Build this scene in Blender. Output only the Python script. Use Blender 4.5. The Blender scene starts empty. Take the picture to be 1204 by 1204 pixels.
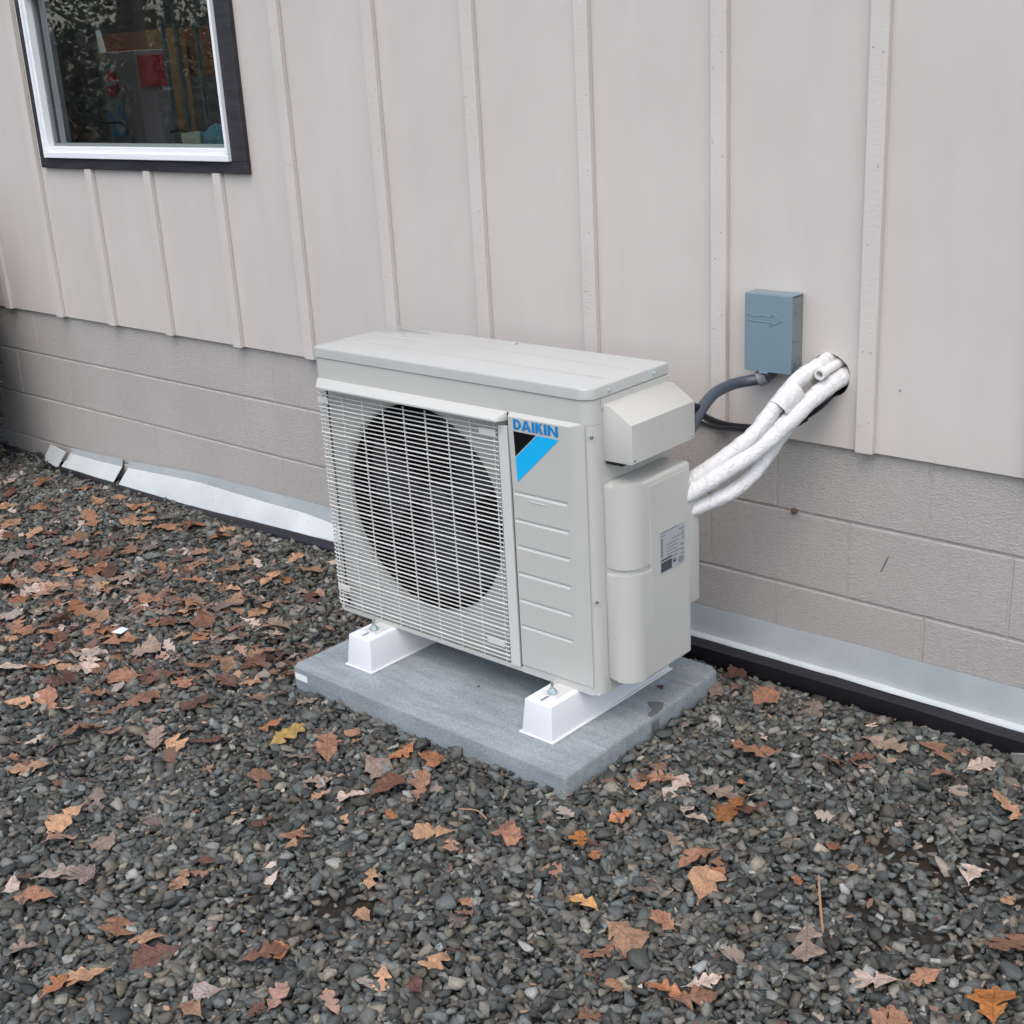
import bpy, bmesh, math, random
import numpy as np
from mathutils import Vector, Matrix, noise
random.seed(7)
rng = np.random.default_rng(11)
S = bpy.context.scene
COL = S.collection
PI = math.pi

# ------------------------------------------------------------------ camera, world, sun, exposure
cam_d = bpy.data.cameras.new("camera")
cam_d.sensor_width = 36.0
cam_d.lens = 36.0 * 1536.64 / 1204.0
cam_d.clip_start = 0.02
cam_d.clip_end = 400.0
cam = bpy.data.objects.new("camera", cam_d)
COL.objects.link(cam)
_r = Vector((0.74707947, 0.66266013, -0.05247686))
_u = Vector((-0.18484995, 0.28293038, 0.94115934))
_f = Vector((-0.63851607, 0.69342047, -0.33386417))
M = Matrix((_r, _u, -_f)).transposed().to_4x4()
M.translation = Vector((2.6482, -2.7767, 1.1437))
cam.matrix_world = M
S.camera = cam

SUN_EL, SUN_AZ = math.radians(60), math.radians(152)    # azimuth clockwise from +Y (north)
world = bpy.data.worlds.new("World")
S.world = world
world.use_nodes = True
wn, wl = world.node_tree.nodes, world.node_tree.links
wn.clear()
sky = wn.new("ShaderNodeTexSky")
sky.sky_type = 'NISHITA'
sky.sun_disc = False
sky.sun_elevation = SUN_EL
sky.sun_rotation = SUN_AZ
sky.air_density = 1.0
sky.dust_density = 2.6
sky.ozone_density = 1.0
bg = wn.new("ShaderNodeBackground")
bg.inputs[1].default_value = 0.15
wo = wn.new("ShaderNodeOutputWorld")
wl.new(sky.outputs[0], bg.inputs[0])
wl.new(bg.outputs[0], wo.inputs[0])

sun_d = bpy.data.lights.new("sun", 'SUN')
sun_d.energy = 0.75
sun_d.angle = math.radians(120)
sun_d.color = (1.0, 0.93, 0.82)
sun = bpy.data.objects.new("sun", sun_d)
COL.objects.link(sun)
_sd = Vector((math.sin(SUN_AZ) * math.cos(SUN_EL), math.cos(SUN_AZ) * math.cos(SUN_EL), math.sin(SUN_EL)))
sun.rotation_euler = _sd.to_track_quat('Z', 'Y').to_euler()
sun.location = (0, 0, 8)

S.render.engine = 'CYCLES'
S.view_settings.view_transform = 'Standard'
S.view_settings.look = 'None'
S.view_settings.gamma = 1
S.view_settings.use_curve_mapping = False
S.view_settings.exposure = 1.04

# ------------------------------------------------------------------ helpers
def mesh_obj(name, verts, faces, mat=None, parent=None, smooth=False):
    me = bpy.data.meshes.new(name)
    me.from_pydata([tuple(v) for v in verts], [], faces)
    me.update()
    return link(name, me, mat, parent, smooth)

def link(name, me, mat=None, parent=None, smooth=False):
    o = bpy.data.objects.new(name, me)
    COL.objects.link(o)
    if mat is not None and not me.materials:
        me.materials.append(mat)
    if parent is not None:
        o.parent = parent
    if smooth:
        for p in me.polygons:
            p.use_smooth = True
    return o

def tag(o, label=None, cat=None, group=None, kind=None):
    if label: o['label'] = label
    if cat: o['category'] = cat
    if group: o['group'] = group
    if kind: o['kind'] = kind
    return o

def thing(name, loc, label, cat, group=None, rz=0.0):
    o = bpy.data.objects.new(name, None)
    o.empty_display_size = 0.1
    COL.objects.link(o)
    o.location = loc
    o.rotation_euler = (0, 0, rz)
    return tag(o, label, cat, group)

class MB:
    """collects shapes in one bmesh; coordinates are shifted by -origin"""
    def __init__(s, origin=(0, 0, 0)):
        s.bm = bmesh.new(); s.o = Vector(origin)
    def v(s, p): return s.bm.verts.new(Vector(p) - s.o)
    def poly(s, pts):
        return s.bm.faces.new([s.v(p) for p in pts])
    def hexa(s, p, bevel=0.0, seg=1):
        """p: 8 corners, bottom 4 ccw then top 4"""
        vs = [s.v(q) for q in p]
        fs = [(3, 2, 1, 0), (4, 5, 6, 7), (0, 1, 5, 4), (1, 2, 6, 5), (2, 3, 7, 6), (3, 0, 4, 7)]
        ff = [s.bm.faces.new([vs[i] for i in f]) for f in fs]
        if bevel > 0:
            es = {e for f in ff for e in f.edges}
            bmesh.ops.bevel(s.bm, geom=list(es), offset=bevel, segments=seg, affect='EDGES', profile=0.5)
        return s
    def box(s, x0, x1, y0, y1, z0, z1, bevel=0.0, seg=1):
        return s.hexa([(x0, y0, z0), (x1, y0, z0), (x1, y1, z0), (x0, y1, z0),
                       (x0, y0, z1), (x1, y0, z1), (x1, y1, z1), (x0, y1, z1)], bevel, seg)
    def prism(s, poly, z0, z1, axis='z', bevel=0.0, seg=2, cap=True, bevel_top=False):
        """extrude a 2D polygon. axis z: poly=(x,y); axis x: poly=(y,z) ; axis y: poly=(x,z)"""
        def P(a, b, t):
            return {'z': (a, b, t), 'x': (t, a, b), 'y': (a, t, b)}[axis]
        lo = [s.v(P(a, b, z0)) for a, b in poly]; hi = [s.v(P(a, b, z1)) for a, b in poly]
        n = len(poly); ff = []
        for i in range(n):
            j = (i + 1) % n
            ff.append(s.bm.faces.new([lo[i], lo[j], hi[j], hi[i]]))
        if cap:
            a = s.bm.faces.new(lo[::-1]); b = s.bm.faces.new(hi)
            ff += [a, b]
            if bevel > 0:
                es = set(b.edges) if bevel_top else set(a.edges) | set(b.edges)
                bmesh.ops.bevel(s.bm, geom=list(es), offset=bevel, segments=seg, affect='EDGES', profile=0.5)
        return s
    def tube(s, pts, r, n=12, res=8, caps=True, rfun=None, spline=True):
        P = catmull(pts, res) if spline else [Vector(p) for p in pts]
        T = []
        for i in range(len(P)):
            a = P[max(i - 1, 0)]; b = P[min(i + 1, len(P) - 1)]
            T.append((b - a).normalized())
        up = Vector((0, 0, 1)) if abs(T[0].z) < .9 else Vector((1, 0, 0))
        N = (up - T[0] * up.dot(T[0])).normalized()
        rings = []
        for i, p in enumerate(P):
            N = (N - T[i] * N.dot(T[i])).normalized()
            B = T[i].cross(N)
            ring = []
            for k in range(n):
                a = 2 * PI * k / n
                rr = r if rfun is None else rfun(i / (len(P) - 1), a, p) * r
                ring.append(s.v(p + (N * math.cos(a) + B * math.sin(a)) * rr))
            rings.append(ring)
        for i in range(len(rings) - 1):
            for k in range(n):
                s.bm.faces.new([rings[i][k], rings[i][(k + 1) % n], rings[i + 1][(k + 1) % n], rings[i + 1][k]])
        if caps:
            s.bm.faces.new(rings[0][::-1]); s.bm.faces.new(rings[-1])
        return s
    def lathe(s, c, axis, prof, n=24, close=False):
        """prof: list of (radius, along-axis)"""
        ax = Vector(axis).normalized()
        up = Vector((0, 0, 1)) if abs(ax.z) < .9 else Vector((1, 0, 0))
        N = (up - ax * up.dot(ax)).normalized(); B = ax.cross(N); c = Vector(c)
        rings = []
        for r, h in prof:
            rings.append([s.v(c + ax * h + (N * math.cos(2 * PI * k / n) + B * math.sin(2 * PI * k / n)) * max(r, 1e-5)) for k in range(n)])
        for i in range(len(rings) - 1):
            for k in range(n):
                s.bm.faces.new([rings[i][k], rings[i][(k + 1) % n], rings[i + 1][(k + 1) % n], rings[i + 1][k]])
        return s
    def build(s, name, mat, parent=None, smooth=None):
        bmesh.ops.recalc_face_normals(s.bm, faces=s.bm.faces)
        me = bpy.data.meshes.new(name)
        s.bm.to_mesh(me); s.bm.free()
        o = link(name, me, mat, parent)
        if smooth is not None:
            for p in me.polygons: p.use_smooth = True
            try:
                me.set_sharp_from_angle(angle=math.radians(smooth))
            except Exception:
                pass
        return o

def catmull(pts, res=8):
    p = [Vector(q) for q in pts]
    p = [p[0] * 2 - p[1]] + p + [p[-1] * 2 - p[-2]]
    out = []
    for i in range(1, len(p) - 2):
        for k in range(res):
            t = k / res
            a, b, c, d = p[i - 1], p[i], p[i + 1], p[i + 2]
            out.append(0.5 * ((2 * b) + (c - a) * t + (2 * a - 5 * b + 4 * c - d) * t * t + (3 * b - a - 3 * c + d) * t ** 3))
    out.append(p[-2].copy())
    return out

def arc(cx, cy, r, a0, a1, n=6):
    return [(cx + r * math.cos(math.radians(a0 + (a1 - a0) * i / n)), cy + r * math.sin(math.radians(a0 + (a1 - a0) * i / n))) for i in range(n + 1)]

# ------------------------------------------------------------------ materials
class Mat:
    def __init__(s, name, color, rough=0.6, metal=0.0, spec=0.5):
        s.m = bpy.data.materials.new(name); s.m.use_nodes = True
        s.n, s.l = s.m.node_tree.nodes, s.m.node_tree.links
        s.b = s.n["Principled BSDF"]
        s.b.inputs["Base Color"].default_value = (*color, 1)
        s.b.inputs["Roughness"].default_value = rough
        s.b.inputs["Metallic"].default_value = metal
        s.b.inputs["Specular IOR Level"].default_value = spec
        s.col = None
        s.color = color; s.h = None
        s.geo = s.n.new("ShaderNodeNewGeometry").outputs["Position"]
    def coords(s, scale):
        mp = s.n.new("ShaderNodeMapping"); mp.inputs["Scale"].default_value = scale
        s.l.new(s.geo, mp.inputs["Vector"]); return mp.outputs[0]
    def tex(s, scale, detail=4, rough=.55, stretch=(1, 1, 1), kind='noise', dist=0):
        if kind == 'noise':
            t = s.n.new("ShaderNodeTexNoise"); t.inputs["Scale"].default_value = scale
            t.inputs["Detail"].default_value = detail; t.inputs["Roughness"].default_value = rough
            t.inputs["Distortion"].default_value = dist
            out = t.outputs["Fac"]
        else:
            t = s.n.new("ShaderNodeTexVoronoi"); t.inputs["Scale"].default_value = scale
            t.feature = kind; out = t.outputs["Distance"]
        s.l.new(s.coords(stretch), t.inputs["Vector"])
        return out
    def ramp(s, fac, stops):
        r = s.n.new("ShaderNodeValToRGB")
        e = r.color_ramp.elements
        e[0].position, e[0].color = stops[0][0], (*stops[0][1], 1)
        e[1].position, e[1].color = stops[-1][0], (*stops[-1][1], 1)
        for p, c in stops[1:-1]:
            k = e.new(p); k.color = (*c, 1)
        s.l.new(fac, r.inputs[0]); return r.outputs[0]
    def vary(s, fac, lo, hi, p0=.3, p1=.7):
        """multiply base colour by a lo..hi grey driven by fac"""
        r = s.ramp(fac, [(p0, (lo,) * 3 if not isinstance(lo, tuple) else lo), (p1, (hi,) * 3 if not isinstance(hi, tuple) else hi)])
        return s.mul(r)
    def mul(s, out):
        m = s.n.new("ShaderNodeMix"); m.data_type = 'RGBA'; m.blend_type = 'MULTIPLY'
        m.inputs[0].default_value = 1
        if s.col is None: m.inputs[6].default_value = (*s.color, 1)
        else: s.l.new(s.col, m.inputs[6])
        s.l.new(out, m.inputs[7])
        s.col = m.outputs[2]; s.l.new(s.col, s.b.inputs["Base Color"]); return s
    def mixc(s, fac, color):
        m = s.n.new("ShaderNodeMix"); m.data_type = 'RGBA'
        s.l.new(fac, m.inputs[0])
        if s.col is None: m.inputs[6].default_value = (*s.color, 1)
        else: s.l.new(s.col, m.inputs[6])
        m.inputs[7].default_value = (*color, 1)
        s.col = m.outputs[2]; s.l.new(s.col, s.b.inputs["Base Color"]); return s
    def bump(s, fac, strength, dist):
        b = s.n.new("ShaderNodeBump"); b.inputs["Strength"].default_value = strength
        b.inputs["Distance"].default_value = dist
        s.l.new(fac, b.inputs["Height"])
        if s.h is not None: s.l.new(s.h, b.inputs["Normal"])
        s.h = b.outputs[0]; s.l.new(s.h, s.b.inputs["Normal"]); return s
    def roughvar(s, fac, a, b):
        r = s.n.new("ShaderNodeMapRange"); r.inputs["To Min"].default_value = a; r.inputs["To Max"].default_value = b
        r.inputs["From Min"].default_value = .3; r.inputs["From Max"].default_value = .7
        s.l.new(fac, r.inputs[0]); s.l.new(r.outputs[0], s.b.inputs["Roughness"]); return s

SID = (0.545, 0.508, 0.466)
m_siding = Mat("siding_paint", SID, .62, spec=.35)
m_siding.vary(m_siding.tex(1.6, 5), .95, 1.03).vary(m_siding.tex(14, 4, stretch=(1, 1, .25)), .975, 1.02)
m_siding.bump(m_siding.tex(420, 3, .7, (1, 1, .22)), .22, .0006).bump(m_siding.tex(7, 3), .18, .004)
m_batten = Mat("batten_paint", (0.56, 0.525, 0.482), .66, spec=.35)
m_batten.vary(m_batten.tex(3, 5), .95, 1.03)
m_batten.bump(m_batten.tex(170, 4, .7, (.35, 1, 1)), .6, .0018).bump(m_batten.tex(60, 4, .75), .3, .0015)
m_block = Mat("painted_block", (0.495, 0.468, 0.435), .78, spec=.25)
m_block.vary(m_block.tex(2.2, 5), .93, 1.05).vary(m_block.tex(60, 5, .7), .92, 1.05)
_d = m_block.tex(30, 6, .8); m_block.mixc(m_block.ramp(_d, [(.68, (0, 0, 0)), (.8, (.35,) * 3)]), (.2, .18, .165))
m_block.bump(m_block.tex(190, 5, .75, (.6, 1, 1)), 1.0, .0065).bump(m_block.tex(28, 3), .3, .004)
m_mortar = Mat("painted_mortar", (0.48, 0.452, 0.42), .8, spec=.2)
m_mortar.bump(m_mortar.tex(190, 5, .75), 1.0, .005).vary(m_mortar.tex(60, 5, .7), .9, 1.06)
m_scuff0 = Mat("painted_nail", (.30, .28, .26), .6)
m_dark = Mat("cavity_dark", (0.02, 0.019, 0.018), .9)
m_trim = Mat("black_trim_paint", (0.026, 0.024, 0.028), .6, spec=.4)
m_trim.bump(m_trim.tex(120, 4, .7, (.12, 1, 1)), .6, .002).vary(m_trim.tex(30, 4, stretch=(.2, 1, 1)), .7, 1.5)
m_vinyl = Mat("white_vinyl", (0.80, 0.82, 0.84), .35)
m_seal = Mat("pane_spacer", (0.16, 0.19, 0.18), .5)
m_galv = Mat("galvanised_flashing", (0.46, 0.51, 0.52), .4, .15)
m_galv.vary(m_galv.tex(5, 6), .82, 1.06).vary(m_galv.tex(1.8, 3, stretch=(1, 2, 3)), .92, 1.04).roughvar(m_galv.tex(9, 4), .3, .5)
m_galv.mixc(m_galv.ramp(m_galv.tex(34, 6, .75), [(.66, (0, 0, 0)), (.76, (.6,) * 3)]), (.22, .19, .15)).bump(m_galv.tex(9, 2), .25, .004)
m_flange_lit = Mat("lit_flange_metal", (0.56, 0.60, 0.60), .42)  # flashing metal again, paler: the flange's up-facing brightness put in the colour
m_flange_lit.vary(m_flange_lit.tex(6, 6), .88, 1.04).mixc(m_flange_lit.ramp(m_flange_lit.tex(22, 6, .85), [(.60, (0, 0, 0)), (.72, (.75,) * 3)]), (.25, .22, .18))
m_flange_lit.bump(m_flange_lit.tex(10, 2), .3, .004)
m_rubber = Mat("black_plastic_edging", (0.013, 0.012, 0.015), .42)
m_rubber.bump(m_rubber.tex(20, 3, stretch=(.3, 1, 1)), .4, .006)
m_unit = Mat("ivory_enamel", (0.485, 0.487, 0.448), .34, spec=.5)
m_unit.bump(m_unit.tex(500, 2), .05, .0004).vary(m_unit.tex(2.5, 4), .975, 1.015)
m_lid = Mat("ivory_enamel_gloss", (0.475, 0.487, 0.46), .1, spec=.6)
m_lid.roughvar(m_lid.tex(8, 4), .07, .15).vary(m_lid.tex(5, 5), .97, 1.02)
m_slat = Mat("grille_coating", (0.58, 0.585, 0.55), .35)
m_seam = Mat("panel_seam_shadow_gap", (0.10, 0.10, 0.10), .7)
m_fan = Mat("fan_plastic", (0.03, 0.031, 0.034), .4)
m_unlit = Mat("unlit_black", (0.006, 0.006, 0.007), .6)  # near-black stands in for the dark inside the fan chamber and hood gap
m_blue = Mat("logo_blue", (0.0, 0.20, 0.50), .4)
m_cyan = Mat("logo_cyan", (0.006, 0.42, 0.80), .4)
m_black = Mat("logo_black", (0.004, 0.004, 0.004), .5, spec=.2)
m_lab = Mat("label_silver", (0.44, 0.48, 0.50), .35, .3)
m_ink = Mat("label_ink", (0.05, 0.06, 0.07), .6)
m_ink2 = Mat("label_ink_pale", (0.20, 0.23, 0.24), .6)
m_pad = Mat("concrete_pad", (0.335, 0.385, 0.405), .85, spec=.3)
m_pad.vary(m_pad.tex(5, 5), .86, 1.1).vary(m_pad.tex(190, 3, .8), .72, 1.2).vary(m_pad.tex(40, 5, stretch=(.14, 1, 1)), .84, 1.10)
m_pad.bump(m_pad.tex(210, 5, .8), 1.0, .0045).bump(m_pad.tex(26, 4, stretch=(.3, 1, 1)), .25, .003)
m_wet = Mat("wet_stain", (0.125, 0.135, 0.138), .55, spec=.5)
m_riser = Mat("white_riser_plastic", (0.68, 0.70, 0.72), .4)
m_riser.bump(m_riser.tex(60, 3), .06, .001)
m_zinc = Mat("zinc_bolt", (0.55, 0.66, 0.66), .28, .85)
m_jbox = Mat("grey_box_enamel", (0.165, 0.235, 0.268), .36)
m_jbox.vary(m_jbox.tex(6, 4), .95, 1.04)
m_jside = Mat("grey_box_side", (0.20, 0.225, 0.23), .42, .2)
m_wrap = Mat("white_pipe_wrap", (0.70, 0.70, 0.685), .6)
m_wrap.bump(m_wrap.tex(38, 4, .6, (1, 1, 1), dist=1.6), .65, .010).bump(m_wrap.tex(210, 3), .25, .001).vary(m_wrap.tex(20, 4), .93, 1.02)
m_pvc = Mat("white_pvc", (0.74, 0.73, 0.70), .3)
m_cable = Mat("black_cable", (0.012, 0.013, 0.017), .32)
m_conduit = Mat("grey_conduit", (0.055, 0.07, 0.09), .38)
m_fit = Mat("grey_fitting", (0.17, 0.19, 0.21), .35)

# ------------------------------------------------------------------ ground
def trench(x, y):
    k = min(max((x + .9) / 1.2, 0), 1)
    return 0.045 * k * math.exp(-((y + .03) / .11) ** 2)
SOIL = [(1.75, -.64, .20, .10), (1.80, -.86, .13, .07), (0.89, -1.43, .10, .07), (1.95, -.55, .25, .10), (-.05, -.75, .2, .1)]
def soil(x, y):
    s = 0
    for cx, cy, rx, ry in SOIL:
        s = max(s, math.exp(-(((x - cx) / rx) ** 2 + ((y - cy) / ry) ** 2)))
    return s
def gz(x, y):
    z = -.45 + .017 * max(min(x, 6), -6)
    z += .008 * noise.noise(Vector((x * 2.1, y * 2.1, 3))) + .005 * noise.noise(Vector((x * 6, y * 6, 9)))
    if y > -.5: z -= trench(x, y) + (.013 * math.exp(-((y + .08) / .09) ** 2) if x > -2.6 else 0)
    z -= .012 * soil(x, y)
    if x < -2.4 and y > -1.0: z += .03 * min((-2.4 - x), 1) * math.exp(-((y + .1) / .3) ** 2)
    return z

xs = sorted(set([-90, -60, -40, -25, -16, -11, -8] + list(np.arange(-6, 4.01, .1).round(3)) + [5, 6.5, 9, 14, 22, 35, 60, 90]))
ys = sorted(set([-90, -60, -40, -25, -16, -11, -8, -6.5, -5] + list(np.arange(-4, 0.31, .1).round(3)) + [1, 3, 6, 12, 25, 50, 90]))
gv = [(x, y, gz(x, y)) for y in ys for x in xs]
nx = len(xs)
gf = [(j * nx + i, j * nx + i + 1, (j + 1) * nx + i + 1, (j + 1) * nx + i) for j in range(len(ys) - 1) for i in range(nx - 1)]
m_ground = Mat("gravelly_soil", (0.026, 0.023, 0.020), .95, spec=.2)
_v = m_ground.tex(60, kind='F1')
m_ground.mul(m_ground.ramp(_v, [(.0, (1.5,) * 3), (.7, (.45,) * 3)])).vary(m_ground.tex(1.3, 5), .75, 1.3)
m_ground.mixc(m_ground.ramp(m_ground.tex(.35, 6, .7), [(.5, (0, 0, 0)), (.62, (.8,) * 3)]), (.034, .027, .019))
m_ground.bump(_v, -.9, .012)
tag(mesh_obj("ground", gv, gf, m_ground.m, smooth=True), kind='structure')

# crushed stone -------------------------------------------------
def stone_shape(planes, bev):
    bm = bmesh.new(); bmesh.ops.create_cube(bm, size=1.9)
    for _ in range(planes):
        n = Vector(rng.normal(size=3)).normalized()
        r = bmesh.ops.bisect_plane(bm, geom=bm.verts[:] + bm.edges[:] + bm.faces[:], plane_co=n * rng.uniform(.55, .95), plane_no=n, clear_outer=True)
        e = [g for g in r['geom_cut'] if isinstance(g, bmesh.types.BMEdge)]
        if e: bmesh.ops.contextual_create(bm, geom=e)
    if bev: bmesh.ops.bevel(bm, geom=bm.edges[:], offset=bev, segments=1, affect='EDGES', clamp_overlap=True)
    bmesh.ops.triangulate(bm, faces=bm.faces[:]); bmesh.ops.recalc_face_normals(bm, faces=bm.faces[:])
    bm.verts.ensure_lookup_table()
    V = np.array([v.co[:] for v in bm.verts]); F = np.array([[v.index for v in f.verts] for f in bm.faces]); bm.free()
    V = V * np.array([rng.uniform(1, 1.5), rng.uniform(.65, 1.0), rng.uniform(.40, .75)])
    return V, F
near_shapes = [stone_shape(5 + i % 4, .035) for i in range(18)]
far_shapes = [stone_shape(4 + i % 3, 0) for i in range(14)]
print("tris per stone", np.mean([len(f) for _, f in near_shapes]), np.mean([len(f) for _, f in far_shapes]))

PADR = (.05, 1.01, -.87, -.22)
def in_view(x, y):
    # the strip of ground the photograph shows, from the wall to its lower frame edge
    d = (x - 2.6482) * -.694 + (y + 2.7767) * .72
    l = (x - 2.6482) * .72 + (y + 2.7767) * .694
    return abs(l) < .42 * d + .12 and d > 1.2
pts = []
def scatter(x0, x1, y0, y1, cell, keep, lift, rad):
    for iy in range(int((y1 - y0) / cell)):
        for ix in range(int((x1 - x0) / cell)):
            x = x0 + (ix + random.random()) * cell; y = y0 + (iy + random.random()) * cell
            if PADR[0] + .008 < x < PADR[1] - .008 and PADR[2] + .008 < y < PADR[3] - .008: continue
            if y > -.025: continue
            if not keep(x, y): continue
            s = soil(x, y)
            if random.random() < s * .8: continue
            r = random.uniform(*rad) * (1 + .4 * (random.random() < .07)) * random.uniform(.8, 1.1)
            if random.random() < .12: r *= .6
            pts.append((x, y, gz(x, y) + lift * random.uniform(.2, 1) + r * .12, r))
scatter(-4, 2.9, -2.7, 0, .0134, in_view, .007, (.0062, .0104))
scatter(-4, 2.9, -2.7, 0, .0225, in_view, .017, (.0078, .0130))
scatter(-4, 2.9, -2.7, 0, .032, in_view, .012, (.0030, .0055))
scatter(-4.5, 3.5, -3.1, 0, .040, lambda x, y: not in_view(x, y), .006, (.015, .021))
pts = np.array(pts)
print("stones", len(pts))
camp = np.array([2.6482, -2.7767, 1.14])
dist = np.linalg.norm(pts[:, :3] - camp, axis=1)
near = (dist < 2.2) & (np.array([in_view(a, b) for a, b in pts[:, :2]]))
def rotmats(n):
    yaw = rng.uniform(0, 2 * PI, n); tx = rng.normal(0, .38, n); ty = rng.normal(0, .38, n)
    cz, sz = np.cos(yaw), np.sin(yaw); cx, sx = np.cos(tx), np.sin(tx); cy, sy = np.cos(ty), np.sin(ty)
    Rz = np.zeros((n, 3, 3)); Rz[:, 0, 0] = cz; Rz[:, 0, 1] = -sz; Rz[:, 1, 0] = sz; Rz[:, 1, 1] = cz; Rz[:, 2, 2] = 1
    Rx = np.zeros((n, 3, 3)); Rx[:, 0, 0] = 1; Rx[:, 1, 1] = cx; Rx[:, 1, 2] = -sx; Rx[:, 2, 1] = sx; Rx[:, 2, 2] = cx
    Ry = np.zeros((n, 3, 3)); Ry[:, 1, 1] = 1; Ry[:, 0, 0] = cy; Ry[:, 0, 2] = sy; Ry[:, 2, 0] = -sy; Ry[:, 2, 2] = cy
    return Rx @ Ry @ Rz
def assemble(P, shapes):
    VV, FF, CC = [], [], []; off = 0
    which = rng.integers(0, len(shapes), len(P))
    for k, (V, F) in enumerate(shapes):
        Q = P[which == k]; n = len(Q)
        if n == 0: continue
        R = rotmats(n)
        W = np.einsum('nij,vj->nvi', R, V) * Q[:, 3][:, None, None] + Q[:, :3][:, None, :]
        VV.append(W.reshape(-1, 3))
        FF.append((F[None] + (np.arange(n) * len(V))[:, None, None] + off).reshape(-1, 3))
        off += n * len(V)
        # per stone colour: mostly dark grey, some blue, some tan, few pale
        t = rng.random(n); v = rng.lognormal(.0, .42, n)[:, None]
        c = np.tile(np.array([.150, .156, .150]), (n, 1))
        c[t < .30] = (.130, .145, .146); c[(t >= .30) & (t < .50)] = (.170, .162, .142)
        c[(t >= .50) & (t < .57)] = (.23, .205, .165); c[(t >= .57) & (t < .67)] = (.085, .09, .09)
        c[t > .985] = (.42, .41, .38)
        c = np.clip(c * v, .01, .5)
        CC.append(np.repeat(c, len(F), axis=0))
    return np.concatenate(VV), np.concatenate(FF), np.concatenate(CC)
def tri_mesh(name, V, F, C):
    me = bpy.data.meshes.new(name)
    me.vertices.add(len(V)); me.vertices.foreach_set("co", V.astype(np.float32).ravel())
    me.loops.add(len(F) * 3); me.loops.foreach_set("vertex_index", F.astype(np.int32).ravel())
    me.polygons.add(len(F)); me.polygons.foreach_set("loop_start", (np.arange(len(F)) * 3).astype(np.int32))
    me.polygons.foreach_set("loop_total", np.full(len(F), 3, np.int32))
    me.update(calc_edges=True)
    at = me.attributes.new("tint", 'FLOAT_COLOR', 'FACE')
    at.data.foreach_set("color", np.concatenate([C, np.ones((len(C), 1))], 1).astype(np.float32).ravel())
    return me
A = assemble(pts[near], near_shapes); B_ = assemble(pts[~near], far_shapes)
V = np.concatenate([A[0], B_[0]]); F = np.concatenate([A[1], B_[1] + len(A[0])]); C = np.concatenate([A[2], B_[2]])
print("gravel tris", len(F))
m_stone = Mat("crushed_stone", (.61, .605, .565), .8, spec=.35)
_a = m_stone.n.new("ShaderNodeAttribute"); _a.attribute_name = "tint"
m_stone.mul(_a.outputs["Color"]).vary(m_stone.tex(160, 4, .7), .75, 1.3).vary(m_stone.tex(1.1, 4), .88, 1.14)
m_stone.bump(m_stone.tex(420, 3, .7), .6, .002)
tag(link("gravel", tri_mesh("gravel", V, F, C), m_stone.m), "dark grey crushed stone gravel covering the ground beside the wall", None, None, 'stuff')

# ------------------------------------------------------------------ leaves
def leaf_mesh(seed, lobes=4, narrow=1.0, curl=1.0):
    """white-oak outline: blunt finger lobes with deep rounded sinuses"""
    r = random.Random(seed)
    half = []
    for sd in (0, 1):
        pts_ = [(.012, .0), (.014, .10), (.035, .17)]
        for k in range(lobes):
            u = (k + .5) / lobes + r.uniform(-.03, .03)
            reach = (.11 + .29 * math.sin(PI * min(u * .85 + .08, 1))) * r.uniform(.8, 1.15) * narrow
            y0 = .20 + .62 * u; fw = .045 + .03 * (k > 0) * r.uniform(.6, 1.2)
            ty = y0 + reach * .48
            pts_ += [(reach * .78, ty - fw * 1.1), (reach, ty - fw * .2), (reach * .90, ty + fw * .8)]
            if k < lobes - 1: pts_ += [(.05 + .035 * u, y0 + .31 / lobes + reach * .10 + .015)]
        pts_ += [(.075 * narrow, .935), (.045, .985)]
        half.append(pts_)
    outl = half[1] + [(0, 1.0)] + [(-x, y) for x, y in half[0][::-1]]
    sm = catmull([(x, y, 0) for x, y in outl], 3)
    bm = bmesh.new(); vs = [bm.verts.new(p) for p in sm]
    f = bm.faces.new(vs)
    bmesh.ops.triangulate(bm, faces=[f], quad_method='BEAUTY', ngon_method='BEAUTY')
    bmesh.ops.subdivide_edges(bm, edges=[e for e in bm.edges if e.calc_length() > .09], cuts=1, use_grid_fill=False)
    bmesh.ops.triangulate(bm, faces=bm.faces[:])
    bend = r.uniform(-.3, .3); c1 = r.uniform(-.2, 1.2) * curl; c2 = r.uniform(-.09, .14) * curl; tw = r.uniform(-.5, .5) * curl
    for v in bm.verts:
        x, y = v.co.x, v.co.y - .5
        z = c1 * x * x + c2 * math.sin((y + .5) * PI * 1.3 + .4) + tw * x * y
        z += .045 * math.sin(9 * y + 5 * x + seed) * min(abs(x) * 4, 1) + .025 * math.sin(21 * y + seed * 2 + 9 * x) * min(abs(x) * 4, 1)
        v.co = Vector((x + bend * y * y, y, z))
    mz = min(v.co.z for v in bm.verts)
    for v in bm.verts: v.co.z -= mz
    bmesh.ops.recalc_face_normals(bm, faces=bm.faces[:])
    me = bpy.data.meshes.new("oak_leaf"); bm.to_mesh(me); bm.free()
    for p in me.polygons: p.use_smooth = True
    return me
LC = {'O': ((.37, .165, .075), 'orange'), 'T': ((.42, .255, .15), 'tan'), 'R': ((.31, .165, .10), 'rust brown'),
      'B': ((.15, .075, .05), 'dark brown'), 'G': ((.27, .21, .165), 'grey brown'), 'P': ((.50, .41, .34), 'pale beige'),
      'K': ((.38, .235, .175), 'pinkish brown'), 'Y': ((.33, .23, .075), 'ochre yellow'), 'N': ((.36, .145, .04), 'bright amber'),
      'A': ((.52, .30, .12), 'golden')}
leaf_mats = {}
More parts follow.
